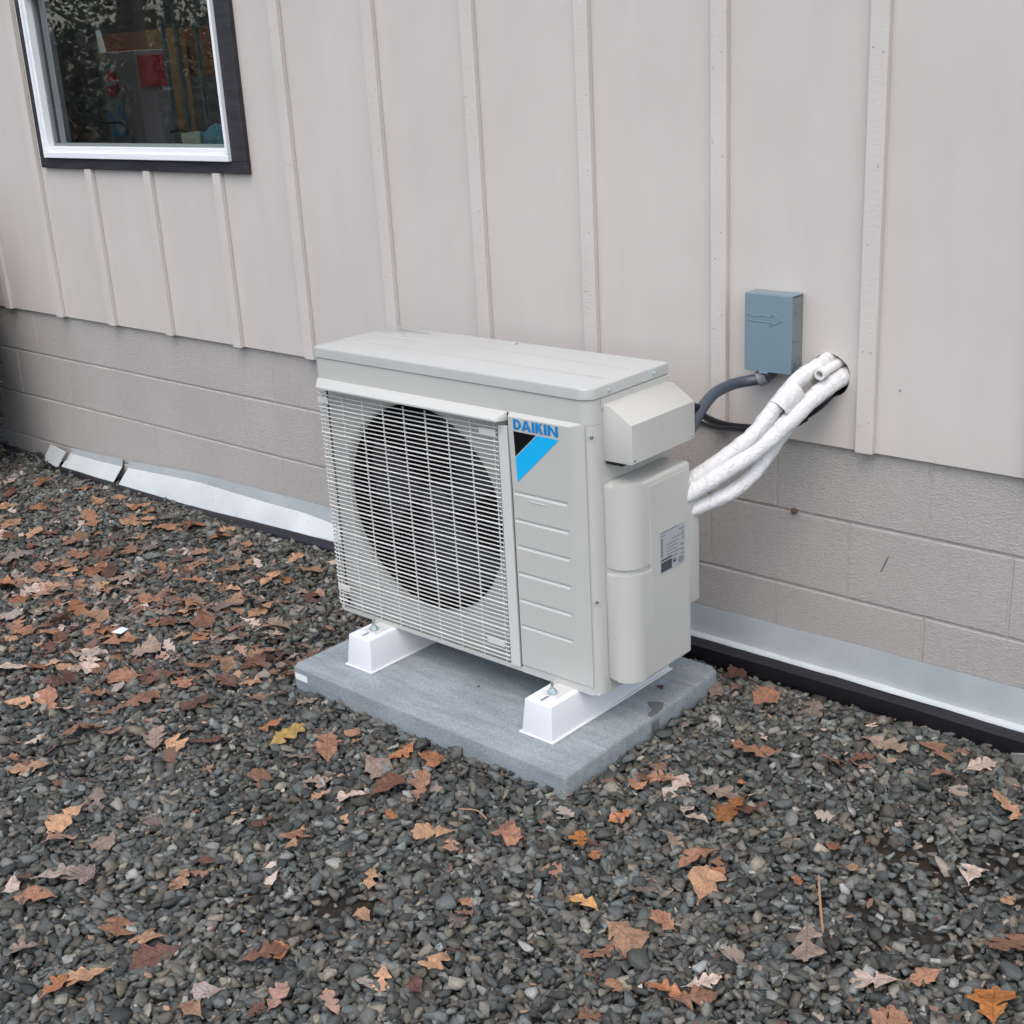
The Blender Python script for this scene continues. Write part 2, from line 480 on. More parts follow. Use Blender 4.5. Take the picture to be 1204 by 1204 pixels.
for k, (c, nm) in LC.items():
    m = Mat("leaf_" + nm.replace(' ', '_'), tuple(.92 * x for x in c), .6, spec=.35)
    oi = m.n.new("ShaderNodeObjectInfo")
    m.mul(m.ramp(oi.outputs["Random"], [(0, (.62, .62, .66)), (.5, (.95, .92, .9)), (1, (1.22, 1.16, 1.1))]))
    m.vary(m.tex(45, 5, .7), .58, 1.3).vary(m.tex(240, 3), .8, 1.12).bump(m.tex(90, 4, .7), .9, .004)
    tc = m.n.new("ShaderNodeTexCoord"); sx = m.n.new("ShaderNodeSeparateXYZ"); m.l.new(tc.outputs["Object"], sx.inputs[0])
    def mth(op, a, b=None):
        q = m.n.new("ShaderNodeMath"); q.operation = op
        for i_, v_ in enumerate((a, b)):
            if v_ is None: continue
            if isinstance(v_, (int, float)): q.inputs[i_].default_value = v_
            else: m.l.new(v_, q.inputs[i_])
        return q.outputs[0]
    ax = mth('ABSOLUTE', sx.outputs[0]); side_ = mth('ABSOLUTE', mth('SUBTRACT', mth('FRACT', mth('MULTIPLY', mth('SUBTRACT', sx.outputs[1], mth('MULTIPLY', ax, .8)), 6.0)), .5))
    vein = mth('MINIMUM', mth('MULTIPLY', ax, 40.0), mth('MULTIPLY', side_, 9.0))
    m.mul(m.ramp(vein, [(0, (.62, .58, .55)), (.5, (1, 1, 1))])).bump(mth('MINIMUM', vein, 1.0), .5, .0015)
    leaf_mats[k] = m.m
leaf_meshes = [leaf_mesh(i, lobes=random.choice([2, 3, 3, 4]), narrow=random.uniform(.65, 1.05), curl=random.uniform(.5, 1.4)) for i in range(16)]
for me in leaf_meshes: me.materials.append(None)
LEAVES = """-0.474 -1.379 0.061 T;-0.396 -1.331 0.073 R;-0.332 -1.316 0.048 P;-0.345 -1.231 0.073 T;-0.206 -1.171 0.095 R;-0.061 -1.084 0.081 B;-0.125 -1.528 0.112 T;-0.204 -1.544 0.036 R;-0.237 -1.454 0.046 P;0.160 -1.599 0.103 T;0.227 -1.655 0.091 K;0.152 -1.518 0.063 G;0.323 -1.618 0.049 G;0.357 -1.735 0.116 P;0.303 -1.810 0.039 P;-0.179 -1.376 0.080 R;-0.108 -1.322 0.057 R;0.024 -1.272 0.067 G;0.071 -1.254 0.055 T;0.132 -1.197 0.077 B;0.602 -1.752 0.090 R;0.694 -1.742 0.053 T;0.751 -1.761 0.078 B;0.791 -1.806 0.020 T;0.522 -1.902 0.063 G;0.583 -1.587 0.056 T;0.600 -1.557 0.037 R;0.576 -1.518 0.038 B;0.914 -1.639 0.068 B;0.930 -1.612 0.042 O;0.909 -1.760 0.042 P;0.935 -1.809 0.049 T;1.026 -1.699 0.049 K;1.022 -1.743 0.032 B;0.197 -1.062 0.055 O;0.275 -1.071 0.082 Y;0.373 -1.119 0.063 G;0.412 -1.051 0.095 R;0.392 -1.234 0.062 R;0.495 -1.161 0.051 G;0.560 -1.196 0.036 T;0.542 -1.346 0.058 B;0.640 -1.336 0.061 R;0.669 -1.367 0.028 T;0.575 -0.952 0.072 O;0.668 -0.945 0.061 O;0.567 -1.040 0.071 G;0.661 -1.088 0.079 B;0.733 -1.051 0.059 R;0.763 -1.166 0.029 O;0.625 -1.159 0.059 P;0.883 -1.161 0.074 T;0.942 -1.169 0.046 T;0.998 -1.058 0.033 R;1.023 -1.087 0.055 R;1.156 -1.002 0.065 N;1.208 -1.021 0.036 O;1.164 -0.870 0.047 O;1.292 -1.159 0.055 A;1.409 -1.193 0.079 T;1.413 -1.251 0.041 R;1.449 -1.117 0.047 R;0.965 -1.434 0.035 T;1.115 -1.300 0.031 R;1.134 -1.325 0.037 T;1.134 -1.351 0.047 G;1.186 -1.450 0.049 T;1.121 -1.572 0.032 P;1.132 -1.541 0.041 T;1.202 -1.524 0.056 B;1.488 -1.317 0.032 R;1.561 -1.268 0.055 O;1.489 -1.402 0.046 R;1.148 -0.698 0.059 R;1.191 -0.720 0.073 P;1.105 -0.751 0.039 R;1.108 -0.658 0.050 T;0.976 -0.142 0.068 B;1.123 -0.245 0.076 R;1.011 -0.265 0.088 G;1.248 -0.214 0.075 G;1.257 -0.483 0.091 R;1.424 -0.413 0.060 R;1.473 -0.285 0.082 G;1.590 -0.250 0.098 R;1.680 -0.255 0.061 P;1.636 -0.352 0.050 R;1.461 -0.364 0.051 B;1.344 -0.720 0.068 N;1.286 -0.687 0.073 G;1.373 -0.688 0.076 B;1.300 -0.613 0.018 O;1.379 -0.907 0.075 R;1.441 -0.923 0.035 O;1.449 -0.986 0.073 T;1.588 -0.874 0.026 O;1.804 -0.398 0.067 T;1.975 -0.802 0.091 R;1.827 -0.640 0.054 P;1.919 -0.674 0.032 T;1.833 -1.036 0.072 P;1.896 -0.974 0.049 R;2.020 -0.986 0.096 N;1.595 -1.214 0.056 P;1.608 -1.259 0.063 R;1.265 -0.785 0.056 P;1.305 -0.797 0.046 P;1.575 -0.717 0.025 O;-2.341 -0.242 0.095 O;-2.076 -0.343 0.108 O;-2.027 -0.434 0.089 R;-2.123 -0.181 0.074 O;-1.672 -0.427 0.084 R;-1.896 -0.260 0.071 T;-1.710 -0.186 0.087 T;-1.556 -0.324 0.133 T;-1.592 -0.233 0.051 R;-1.557 -0.791 0.112 G;-1.761 -0.612 0.118 T;-1.642 -0.695 0.066 B;-1.395 -0.784 0.125 R;-1.374 -0.724 0.062 R;-1.198 -0.706 0.121 O;-1.109 -0.695 0.104 B;-1.023 -0.685 0.088 G;-1.266 -0.512 0.156 R;-1.350 -0.276 0.130 R;-1.300 -0.224 0.065 O;-1.019 -0.388 0.061 T;-1.359 -0.398 0.048 T;-1.169 -0.865 0.089 T;-1.210 -0.934 0.089 P;-0.985 -0.789 0.058 R;-1.368 -0.949 0.046 O;-0.940 -0.924 0.099 O;-0.881 -1.002 0.083 T;-1.016 -1.013 0.100 G;-0.830 -0.930 0.111 T;-1.067 -1.085 0.114 P;-0.696 -0.726 0.138 O;-0.786 -0.744 0.070 R;-0.616 -0.851 0.054 O;-0.558 -0.791 0.133 G;-0.517 -0.726 0.080 G;-0.526 -0.640 0.094 G;-0.423 -0.589 0.107 T;-0.599 -0.415 0.084 T;-0.537 -0.288 0.113 T;-0.693 -0.232 0.058 T;-0.502 -0.560 0.068 G;-0.688 -1.263 0.078 P;-0.650 -1.205 0.104 O;-0.710 -1.143 0.053 B;-0.596 -1.101 0.091 P;-0.494 -1.228 0.075 B;-0.486 -1.127 0.063 R;-0.331 -0.786 0.102 P;-0.259 -0.942 0.123 R;-0.136 -0.859 0.097 B;-0.173 -0.785 0.074 T;-0.275 -0.642 0.077 G;-0.589 -0.993 0.079 R;-0.470 -0.983 0.077 G;-0.282 -1.053 0.085 B;-0.364 -1.109 0.074 R;-1.945 -0.615 0.087 T;-2.164 -0.516 0.109 T;-1.542 -0.582 0.081 R;-1.391 -0.638 0.079 R;-0.916 -0.295 0.045 T;-0.936 -1.114 0.083 R;-0.706 -0.962 0.067 O;-0.825 -1.078 0.082 R;-0.549 -1.169 0.064 T;-0.208 -1.035 0.096 R;-0.108 -0.967 0.071 B;0.177 -0.921 0.056 G"""
def region(x, y):
    if PADR[0] - .02 < x < PADR[1] + .02 and y < PADR[2]:
        return "just in front of the pad" if y > -1.12 else ("a step in front of the pad" if y > -1.45 else "in the lower left corner" if x < .7 else "at the bottom centre")
    if x >= PADR[1]:
        if y > -.45: return "between the pad and black edging" if x < 1.45 else "beside the flashing at right"
        if x < 1.3: return "right of the pad's front corner" if y > -.85 else "below the pad's front corner"
        if y > -.8: return "on gravel right of the pad"
        return "in the lower right corner" if x > 1.7 else "low on gravel right of centre"
    if y > -.36:
        return "along the flashing at far left" if x < -1.6 else "under the flashing left of the unit"
    if x < -1.4: return "at the far left of the drift"
    if x < -.75: return "in the thick drift at left"
    if x < -.3: return "in the middle of the drift" if y > -1.1 else "at the left edge below the drift"
    return "on gravel left of the pad" if y > -1.15 else "on gravel below left of the pad"
leafcount = 0
def place_leaf(x, y, L, c, lift=.021):
    global leafcount
    me = leaf_meshes[leafcount % len(leaf_meshes)]
    o = bpy.data.objects.new("oak_leaf", me); COL.objects.link(o)
    o.material_slots[0].link = 'OBJECT'; o.material_slots[0].material = leaf_mats[c]
    s = min(L * random.uniform(1.3, 1.5), .118)
    o.scale = (s, s, s * random.uniform(.7, 1.2))
    flip = random.random() < .25
    o.rotation_euler = (random.gauss(0, .16), random.gauss(0, .16) + (PI if flip else 0), random.uniform(0, 2 * PI))
    o.location = (x, y, gz(x, y) + lift + (.012 if flip else 0))
    size = 'small' if L < .042 else 'large' if L > .08 else 'medium'
    tag(o, f"{size} {LC[c][1]} oak leaf {region(x, y)}", 'leaf', 'fallen oak leaves on the gravel')
    leafcount += 1
for s in LEAVES.split(';'):
    x, y, L, c = s.split()
    place_leaf(float(x), float(y), min(float(L), .098), c)
    if float(L) > .115:   # wide smear in the drift: a second leaf overlapping the first
        place_leaf(float(x) + .05, float(y) + .035, .075, random.choice('TRGB'), .022)
tries = 0
while leafcount < 292 and tries < 20000:
    tries += 1
    x, y = random.uniform(-2.6, 2.0), random.uniform(-2.0, -.16)
    if not in_view(x, y) or (PADR[0] - .03 < x < PADR[1] + .03 and PADR[2] - .03 < y < PADR[3] + .03): continue
    dens = .95 * math.exp(-((x + 1.0) / .75) ** 2 - ((y + .85) / .38) ** 2) + .5 * math.exp(-((x + 1.9) / .5) ** 2 - ((y + .35) / .2) ** 2) + .05
    if random.random() > dens: continue
    place_leaf(x, y, random.uniform(.035, .085), random.choice('TRGGPBBRTKO'), random.uniform(.012, .024))
by = {}
for o in [o for o in bpy.data.objects if o.name.startswith("oak_leaf")]: by.setdefault(o['label'], []).append(o)
for lab_, os_ in by.items():      # leaves that look alike in one spot: told apart by which lies outermost
    if len(os_) < 2: continue
    left_ = list(os_)
    for key, txt in ((lambda o: -o.location.y, ", nearest the camera"), (lambda o: o.location.y, ", nearest the wall"), (lambda o: -o.location.x, ", the leftmost"), (lambda o: o.location.x, ", the rightmost")):
        if len(left_) < 1: break
        b_ = max(left_, key=key); b_['label'] = lab_ + txt; left_.remove(b_)
    for o in left_: o['label'] = lab_ + ", among several alike"
# the smaller whole leaves and torn fragments of the drift, as one mass
fv, ff_, fc = [], [], []
raw_leaves = [([tuple(v.co) for v in me.vertices], [tuple(p.vertices) for p in me.polygons]) for me in leaf_meshes[:8]]
k = 0
while k < 560:
    x, y = random.uniform(-3.0, 2.0), random.uniform(-2.1, -.13)
    if not in_view(x, y) or (PADR[0] - .02 < x < PADR[1] + .02 and PADR[2] - .02 < y < PADR[3] + .02): continue
    if random.random() > math.exp(-((x + .85) / .85) ** 2 - ((y + .85) / .45) ** 2) + .06: continue
    V_, F_ = raw_leaves[k % 8]; L = random.uniform(.028, .066); a = random.uniform(0, 2 * PI); tx, ty = random.gauss(0, .3), random.gauss(0, .3)
    z = gz(x, y) + random.uniform(.010, .020); b = len(fv); ca, sa = math.cos(a) * L, math.sin(a) * L
    for p in V_:
        X, Y = p[0] * ca - p[1] * sa, p[0] * sa + p[1] * ca
        fv.append((x + X, y + Y, z + p[2] * L + X * tx + Y * ty))
    q = random.uniform(.35, .95); c = tuple(w_ * q for w_ in LC[random.choice('TRGGPPBBRK')][0])
    for f_ in F_: ff_.append(tuple(i_ + b for i_ in f_)); fc.append(c)
    k += 1
def frag(x, y, L, col):
    z = gz(x, y) + random.uniform(.012, .022); a = random.uniform(0, 2 * PI); n = random.choice([4, 5, 6]); b = len(fv)
    tx, ty = random.gauss(0, .3), random.gauss(0, .3)
    for i in range(n):
        t = 2 * PI * i / n; r = L * random.uniform(.5, 1)
        dx, dy = r * math.cos(t), r * math.sin(t) * random.uniform(.35, .8)
        X, Y = dx * math.cos(a) - dy * math.sin(a), dx * math.sin(a) + dy * math.cos(a)
        fv.append((x + X, y + Y, z + X * tx + Y * ty + random.uniform(0, .002)))
    ff_.append(tuple(range(b, b + n))); fc.append(col)
k = 0
k = 0
while k < 2600:
    x, y = random.uniform(-3.2, 2.1), random.uniform(-2.2, -.1)
    if not in_view(x, y) or (PADR[0] < x < PADR[1] and PADR[2] < y < PADR[3]): continue
    dens = math.exp(-((x + .9) / .9) ** 2 - ((y + .8) / .45) ** 2) + .22
    if random.random() > dens: continue
    c = LC[random.choice('TRGGPBBRTK')][0]; v = random.uniform(.3, .85)
    frag(x, y, random.uniform(.003, .013), tuple(q * v for q in c)); k += 1
me = bpy.data.meshes.new("leaf_litter"); me.from_pydata(fv, [], ff_); me.update()
at = me.attributes.new("tint", 'FLOAT_COLOR', 'FACE')
at.data.foreach_set("color", np.array([(*c, 1) for c in fc], np.float32).ravel())
m_frag = Mat("leaf_fragments", (1, 1, 1), .7); _a = m_frag.n.new("ShaderNodeAttribute"); _a.attribute_name = "tint"; m_frag.mul(_a.outputs["Color"])
tag(link("leaf_litter", me, m_frag.m), "small torn leaf fragments scattered over the gravel", None, None, 'stuff')
m_twig = Mat("twig_bark", (.33, .20, .12), .7); m_twig.bump(m_twig.tex(200, 3), .5, .001)
tag(MB().tube([(1.607, -.829, gz(1.6, -.83) + .024), (1.65, -.90, gz(1.65, -.9) + .021), (1.695, -.972, gz(1.69, -.97) + .022)], .0026, 6).build("twig", m_twig.m, smooth=60),
    "straight light brown twig lying on gravel at the lower right", "twig")
tag(MB().tube([(.86, -1.06, -.412), (.90, -1.045, -.408), (.935, -1.05, -.413)], .0016, 5).build("twig", m_twig.m, smooth=60),
    "short pale stem on gravel just below the pad's front edge", "twig")
m_scrap = Mat("scrap_white", (.6, .66, .7), .5)
tag(mesh_obj("paper_scrap", [(-.675, -.965, -.436), (-.635, -.955, -.434), (-.640, -.925, -.430), (-.668, -.930, -.428), (-.655, -.945, -.424)],
    [(0, 1, 4), (1, 2, 4), (2, 3, 4), (3, 0, 4)], m_scrap.m), "small bluish white scrap lying in the leaf drift", "scrap")

# ------------------------------------------------------------------ concrete block foundation
B, R = .4064, .2032
bw = thing("foundation_wall", (0, 0, -.62), "painted grey beige concrete block foundation below the board siding", "wall")
OB = (0, 0, -.62)
XL, XR = -9.2, 4.3
MB(OB).box(XL, XR, .0042, .19, -.80, .2032).build("mortar", m_mortar.m, bw)
base_full = MB().box(-B / 2 + .0025, B / 2 - .0025, 0, .09, -R / 2 + .0035, R / 2 - .0035, .0028, 1).build("block", m_block.m, bw)
first = True
for row in range(5):
    zc = R / 2 - row * R
    off = -1.0179 + (B / 2 if row % 2 == 0 else 0)
    k0 = int((-5.4 - off) / B)
    for k in range(k0, 60):
        xc = off + k * B
        if xc > XR - .1: break
        o = base_full if first else base_full.copy()
        if not first: COL.objects.link(o)
        first = False
        o.location = (xc, random.uniform(-.0012, .0008), zc + .62)
        o.rotation_euler = (0, 0, random.gauss(0, .0012))
for row in range(5):      # nearly flush head joints
    off = -1.0179 + (0 if row % 2 == 0 else B / 2)
mb = MB(OB)
for row in range(5):
    zc = R / 2 - row * R
    off = -1.0179 + (0 if row % 2 == 0 else B / 2)
    for k in range(-12, 14):
        x = off + k * B
        mb.box(x - .0036, x + .0036, .0006, .02, zc - R / 2 + .006, zc + R / 2 - .006)
mb.build("head_joints", m_mortar.m, bw)
MB(OB).box(XL, -5.6, 0, .09, -.80, .20).build("block_face", m_block.m, bw)

# ------------------------------------------------------------------ board and batten wall
sw = thing("siding_wall", (0, 0, .194), "grey beige board and batten wall above the block foundation", "wall")
OS = (0, 0, .194)
ZB, ZT = .194, 2.55
WX0, WX1, WZ0, WZ1 = -2.262, -1.052, .835, 1.455      # window rough opening
bat_x = [-.768 + .4056 * k for k in range(-13, 12)]
bat_x = [x + d for x, d in zip(bat_x, [0.0] * 25)]
fix = {-.768: -.768, -.343: -.343}
BX = {0: -.768, 1: -.3445, 2: .050, 3: .447, 4: .857, 5: 1.2633, -1: -1.163, -2: -1.582, -3: -1.974, -4: -2.3665, -5: -2.79}
def bx(k):
    if k in BX: return BX[k]
    return BX[5] + (k - 5) * .406 if k > 5 else BX[-5] + (k + 5) * .41
HC, HR = (1.160, .368), .054
kk = list(range(-18, 13))
panels = []
for a, b in zip(kk[:-1], kk[1:]):
    x0, x1 = bx(a), bx(b)
    panels.append((x0, x1, a))
for x0, x1, a in panels:
    x1 -= .0005
    if a == 4:
        # panel with the round pipe hole
        mb = MB(OS)
        za, zb = .194, .56
        n = 48; outer = []; inner = []
        for i in range(n):
            t = 2 * PI * i / n + PI / 4
            c, s = math.cos(t), math.sin(t)
            inner.append((HC[0] + HR * c * (1 + .02 * math.sin(5 * t)), HC[1] + HR * s * (1 + .03 * math.cos(3 * t))))
            sc = []
            if c > 1e-9: sc.append((x1 - HC[0]) / c)
            if c < -1e-9: sc.append((x0 - HC[0]) / c)
            if s > 1e-9: sc.append((zb - HC[1]) / s)
            if s < -1e-9: sc.append((za - HC[1]) / s)
            q = min(sc); outer.append((HC[0] + q * c, HC[1] + q * s))
        # insert corners
        ring = []
        for i in range(n):
            ring.append(outer[i])
        vo = [mb.v((p[0], -.015, p[1])) for p in ring]; vi = [mb.v((p[0], -.015, p[1])) for p in inner]; vb = [mb.v((p[0], .02, p[1])) for p in inner]
        corners = [(x1, zb), (x0, zb), (x0, za), (x1, za)]
        for i in range(n):
            j = (i + 1) % n
            p, q = ring[i], ring[j]
            extra = [c for c in corners if (abs(p[0] - c[0]) < 1e-6 or abs(p[1] - c[1]) < 1e-6) and (abs(q[0] - c[0]) < 1e-6 or abs(q[1] - c[1]) < 1e-6)
                     and not (abs(p[0] - q[0]) < 1e-6 or abs(p[1] - q[1]) < 1e-6)]
            if extra:
                ve = mb.v((extra[0][0], -.015, extra[0][1])); mb.bm.faces.new([vo[i], ve, vo[j], vi[j], vi[i]])
            else:
                mb.bm.faces.new([vo[i], vo[j], vi[j], vi[i]])
            mb.bm.faces.new([vi[i], vi[j], vb[j], vb[i]])
        mb.poly([(x0, -.015, za), (x1, -.015, za), (x1, .02, za), (x0, .02, za)])
        mb.poly([(x0, -.015, zb), (x1, -.015, zb), (x1, -.015, ZT), (x0, -.015, ZT)])
        mb.build("siding_panel", m_siding.m, sw)
        continue
    segs = [(ZB, ZT)]
    mb = MB(OS)
    if x1 > WX0 and x0 < WX1:
        mb.box(x0, x1, -.015, .02, ZB, WZ0)
        mb.box(x0, x1, -.015, .02, WZ1, ZT)
        if x0 < WX0: mb.box(x0, WX0, -.015, .02, WZ0, WZ1)
        if x1 > WX1: mb.box(WX1, x1, -.015, .02, WZ0, WZ1)
    else:
        mb.box(x0, x1, -.015, .02, ZB, ZT)
    mb.build("siding_panel", m_siding.m, sw)
def batten(k, z0, z1):
    x = bx(k); w = .0215 + random.uniform(-.0012, .0012)
    o = MB(OS).box(x - w, x + w, -.0335, -.0152, z0 - random.uniform(.0, .003), z1, .0016).build("batten", m_batten.m, sw)
for k in range(-17, 12):
    x = bx(k)
    if WX0 - .03 < x < WX1 + .0:
        batten(k, ZB, .803); batten(k, WZ1 + .085, ZT)
    else:
        batten(k, ZB, ZT)
o = MB(OS).box(.86, 1.26, .06, .4, .2, .55).build("wall_cavity", m_dark.m, sw)  # near-black box in place of the unlit depth behind the pipe hole

nb = MB(OS)
for k in range(-9, 12):
    for zz in np.arange(.27, 2.3, .2):
        for dx in (-.012, .012):
            if random.random() < .35 or (WX0 - .03 < bx(k) < WX1 and .79 < zz < 1.56): continue
            X, Z = bx(k) + dx + random.uniform(-.004, .004), zz + random.uniform(-.05, .05)
            nb.lathe((X, -.0334, Z), (0, -1, 0), [(.0022, 0), (.0018, .0006), (0, .0003)], 6)
tag(nb.build("nail_heads", m_scuff0.m, sw), kind='stuff')
# window ------------------------------------------------
w = thing("window", (-1.66, 0, .80), "white vinyl window in black board trim at the upper left", "window")
OW = (-1.66, 0, .80)
TY0, TY1 = -.036, -.0152
MB(OW).box(-2.300, -.983, TY0, TY1, .797, .8355, .002).build("trim_board", m_trim.m, w)
MB(OW).box(-1.0595, -.983, TY0, TY1, .8357, 1.53, .002).build("trim_board", m_trim.m, w)
MB(OW).box(-2.300, -2.2465, TY0, TY1, .8357, 1.53, .002).build("trim_board", m_trim.m, w)
MB(OW).box(-2.2463, -1.0597, TY0, TY1, 1.465, 1.53, .002).build("trim_board", m_trim.m, w)
# frame ring: outer -2.245..-1.06, z .836..1.464 ; two stepped profiles
def ring(mb, x0, x1, z0, z1, wdt, ws, y0, y1, bev=.002):
    mb.box(x0, x1, y0, y1, z0, z0 + wdt, bev); mb.box(x0, x1, y0, y1, z1 - wdt, z1, bev)
    mb.box(x0, x0 + ws, y0 + .0003, y1 - .0003, z0 + wdt, z1 - wdt, bev); mb.box(x1 - ws, x1, y0 + .0003, y1 - .0003, z0 + wdt, z1 - wdt, bev)
mb = MB(OW); ring(mb, -2.2455, -1.0605, .8365, 1.464, .022, .012, -.050, .045); mb.build("window_frame", m_vinyl.m, w)
mb = MB(OW); ring(mb, -2.2335, -1.0725, .8585, 1.442, .020, .012, -.040, .040); mb.build("sash", m_vinyl.m, w)
mb = MB(OW); ring(mb, -2.2215, -1.0845, .8785, 1.422, .011, .011, -.012, .014, .001); mb.build("pane_spacer", m_seal.m, w)
gm = bpy.data.materials.new("window_glass"); gm.use_nodes = True
gn, gl = gm.node_tree.nodes, gm.node_tree.links
gn.clear()
fr = gn.new("ShaderNodeFresnel"); fr.inputs[0].default_value = 2.4
gs = gn.new("ShaderNodeBsdfGlossy"); gs.inputs["Roughness"].default_value = 0.012; gs.inputs["Color"].default_value = (.95, .97, .96, 1)
tr = gn.new("ShaderNodeBsdfTransparent"); tr.inputs[0].default_value = (.86, .91, .88, 1)
mx = gn.new("ShaderNodeMixShader"); go = gn.new("ShaderNodeOutputMaterial")
gl.new(fr.outputs[0], mx.inputs[0]); gl.new(tr.outputs[0], mx.inputs[1]); gl.new(gs.outputs[0], mx.inputs[2]); gl.new(mx.outputs[0], go.inputs[0])
mb = MB(OW); mb.poly([(-2.215, .001, .885), (-1.09, .001, .885), (-1.09, .001, 1.42), (-2.215, .001, 1.42)]); mb.build("glass_pane", gm, w)

# ------------------------------------------------------------------ house body: room behind the window, roof over it
m_plaster = Mat("room_plaster", (.75, .72, .68), .9); m_floor = Mat("room_floor", (.12, .09, .07), .6)
m_roof = Mat("roof_shingle", (.05, .05, .055), .9); m_soffit = Mat("soffit_paint", (.42, .40, .38), .7)
m_dwood = Mat("dark_cupboard", (.42, .37, .36), .5); m_red = Mat("red_panel", (.62, .05, .05), .5)
m_post = Mat("pine_post", (.24, .16, .08), .6); m_brown = Mat("brown_board", (.14, .07, .035), .6)
hs = thing("house", (-2.45, .2, -.6), "house body behind the board and batten wall, with overhanging eave", "house")
OH = (-2.45, .2, -.6)
MB(OH).box(XL, XR, .10, 3.6, -.05, .0).build("floor", m_floor.m, hs)
SKX0, SKX1, SKY0, SKY1 = -3.9, -1.5, .14, 1.3
MB(OH).box(XL, SKX0, .03, 3.6, 2.45, 2.50).box(SKX1, XR, .03, 3.6, 2.45, 2.50).box(SKX0, SKX1, .03, SKY0, 2.45, 2.50).box(SKX0, SKX1, SKY1, 3.6, 2.45, 2.50).build("ceiling", m_plaster.m, hs)
mb = MB(OH)     # back wall: window opening, plus a wide gap added to light the room
mb.box(XL, -8.4, 3.4, 3.6, 0, 2.45); mb.box(-6.5, -4.0, 3.4, 3.6, 0, 2.45); mb.box(-.6, XR, 3.4, 3.6, 0, 2.45); mb.box(-4.0, -.6, 3.4, 3.6, 2.2, 2.45); mb.box(-8.4, -6.5, 3.4, 3.6, 0, .35); mb.box(-8.4, -6.5, 3.4, 3.6, 1.25, 2.45)
mb.build("back_wall", m_plaster.m, hs)
mb = MB(OH); mb.box(XL, XL + .15, .03, 3.4, 0, 2.45); mb.box(XR - .15, XR, .03, 3.4, 0, 2.45); mb.box(-.55, -.45, .03, 3.4, 0, 2.45)
mb.build("end_wall", m_plaster.m, hs)
mb = MB(OH); mb.box(WX1, -.56, .021, .09, 0, 2.45); mb.box(-9.0, WX0, .021, .09, 0, 2.45); mb.box(WX0, WX1, .021, .09, 0, .83); mb.box(WX0, WX1, .021, .09, 1.47, 2.45)
mb.build("inner_wall", m_plaster.m, hs)
mb = MB(OH)
def slope(y): return 2.56 + (y + .42) * .74 / 2.42
for a, b, c, d in ((XL - .3, XR + .3, -.42, SKY0), (XL - .3, SKX0, SKY0, SKY1), (SKX1, XR + .3, SKY0, SKY1), (XL - .3, XR + .3, SKY1, 2.0)):   # roof slope left open: an added skylight that brightens the room
    mb.hexa([(a, c, slope(c)), (b, c, slope(c)), (b, d, slope(d)), (a, d, slope(d)), (a, c, slope(c) + .08), (b, c, slope(c) + .08), (b, d, slope(d) + .08), (a, d, slope(d) + .08)])
mb.hexa([(XL - .3, 2.0, 3.3), (XR + .3, 2.0, 3.3), (XR + .3, 4.4, 2.56), (XL - .3, 4.4, 2.56), (XL - .3, 2.0, 3.4), (XR + .3, 2.0, 3.4), (XR + .3, 4.4, 2.64), (XL - .3, 4.4, 2.64)])
mb.build("roof", m_roof.m, hs)
MB(OH).box(XL - .3, XR + .3, -.40, -.035, 2.50, 2.53).build("soffit", m_soffit.m, hs)

# things seen in the room
cb = thing("cupboard", (-2.68, .62, 0), "tall dark cupboard with round red badge seen through the window", "cupboard")
OC = (-2.68, .62, 0)
MB(OC).box(-2.86, -2.52, .60, .78, 0, 1.222, .004).build("carcass", m_dwood.m, cb)
def disc(mb, cx, cz, rx, rz, y, a0=0, a1=360, n=28, hole=0.0):
    pts_ = [(cx + rx * math.cos(math.radians(a0 + (a1 - a0) * i / n)), y, cz + rz * math.sin(math.radians(a0 + (a1 - a0) * i / n))) for i in range(n + (0 if a1 - a0 >= 360 else 1))]
    if hole:
        inn = [(cx + rx * hole * math.cos(math.radians(a0 + (a1 - a0) * i / n)), y, cz + rz * hole * math.sin(math.radians(a0 + (a1 - a0) * i / n))) for i in range(n + 1)][::-1]
        pts_ = pts_ + inn[:len(pts_)]
    mb.poly(pts_)
m_pale = Mat("badge_white", (.62, .6, .58), .5); m_teal = Mat("badge_teal", (.10, .36, .34), .5); m_bred = Mat("badge_red", (.6, .02, .03), .45); m_pink = Mat("badge_pink", (.55, .18, .17), .5)
mb = MB(OC); disc(mb, -2.72, 1.09, .052, .055, .597); mb.build("badge", m_bred.m, cb)
mb = MB(OC); disc(mb, -2.72, 1.085, .042, .042, .5955, 180, 360); mb.build("badge_lower", m_pink.m, cb)
mb = MB(OC); mb.poly([(-2.765, .594, 1.078), (-2.675, .594, 1.084), (-2.675, .594, 1.104), (-2.765, .594, 1.098)]); mb.build("badge_band", m_pale.m, cb)
mb = MB(OC); disc(mb, -2.72, 1.118, .052, .058, .5945, 10, 170, 16, .68); mb.build("badge_arc", m_teal.m, cb)
m_post2 = Mat("poster_blue", (.06, .36, .75), .5); m_post2.mixc(m_post2.ramp(m_post2.tex(9, 3, dist=1.2), [(.48, (0, 0, 0)), (.56, (.9,) * 3)]), (.42, .50, .42))
mb = MB(OC); mb.box(-2.765, -2.655, .592, .598, .865, 1.022); mb.build("poster", m_post2.m, cb)
mb = MB(OC); mb.box(-2.519, -2.514, .615, .76, 1.07, 1.20); mb.build("red_panel", m_red.m, cb)
m_curt = Mat("dark_curtain", (.22, .22, .19), .9); m_curt.bump(m_curt.tex(30, 2, stretch=(1, 1, .05)), .6, .02)
cp = [(x, .30 + .02 * math.sin(x * 42)) for x in np.linspace(-2.75, -2.36, 40)]
mb = MB((-2.55, .3, 0)); mb.prism(cp + [(x, y + .012) for x, y in cp[::-1]], .3, 1.9)
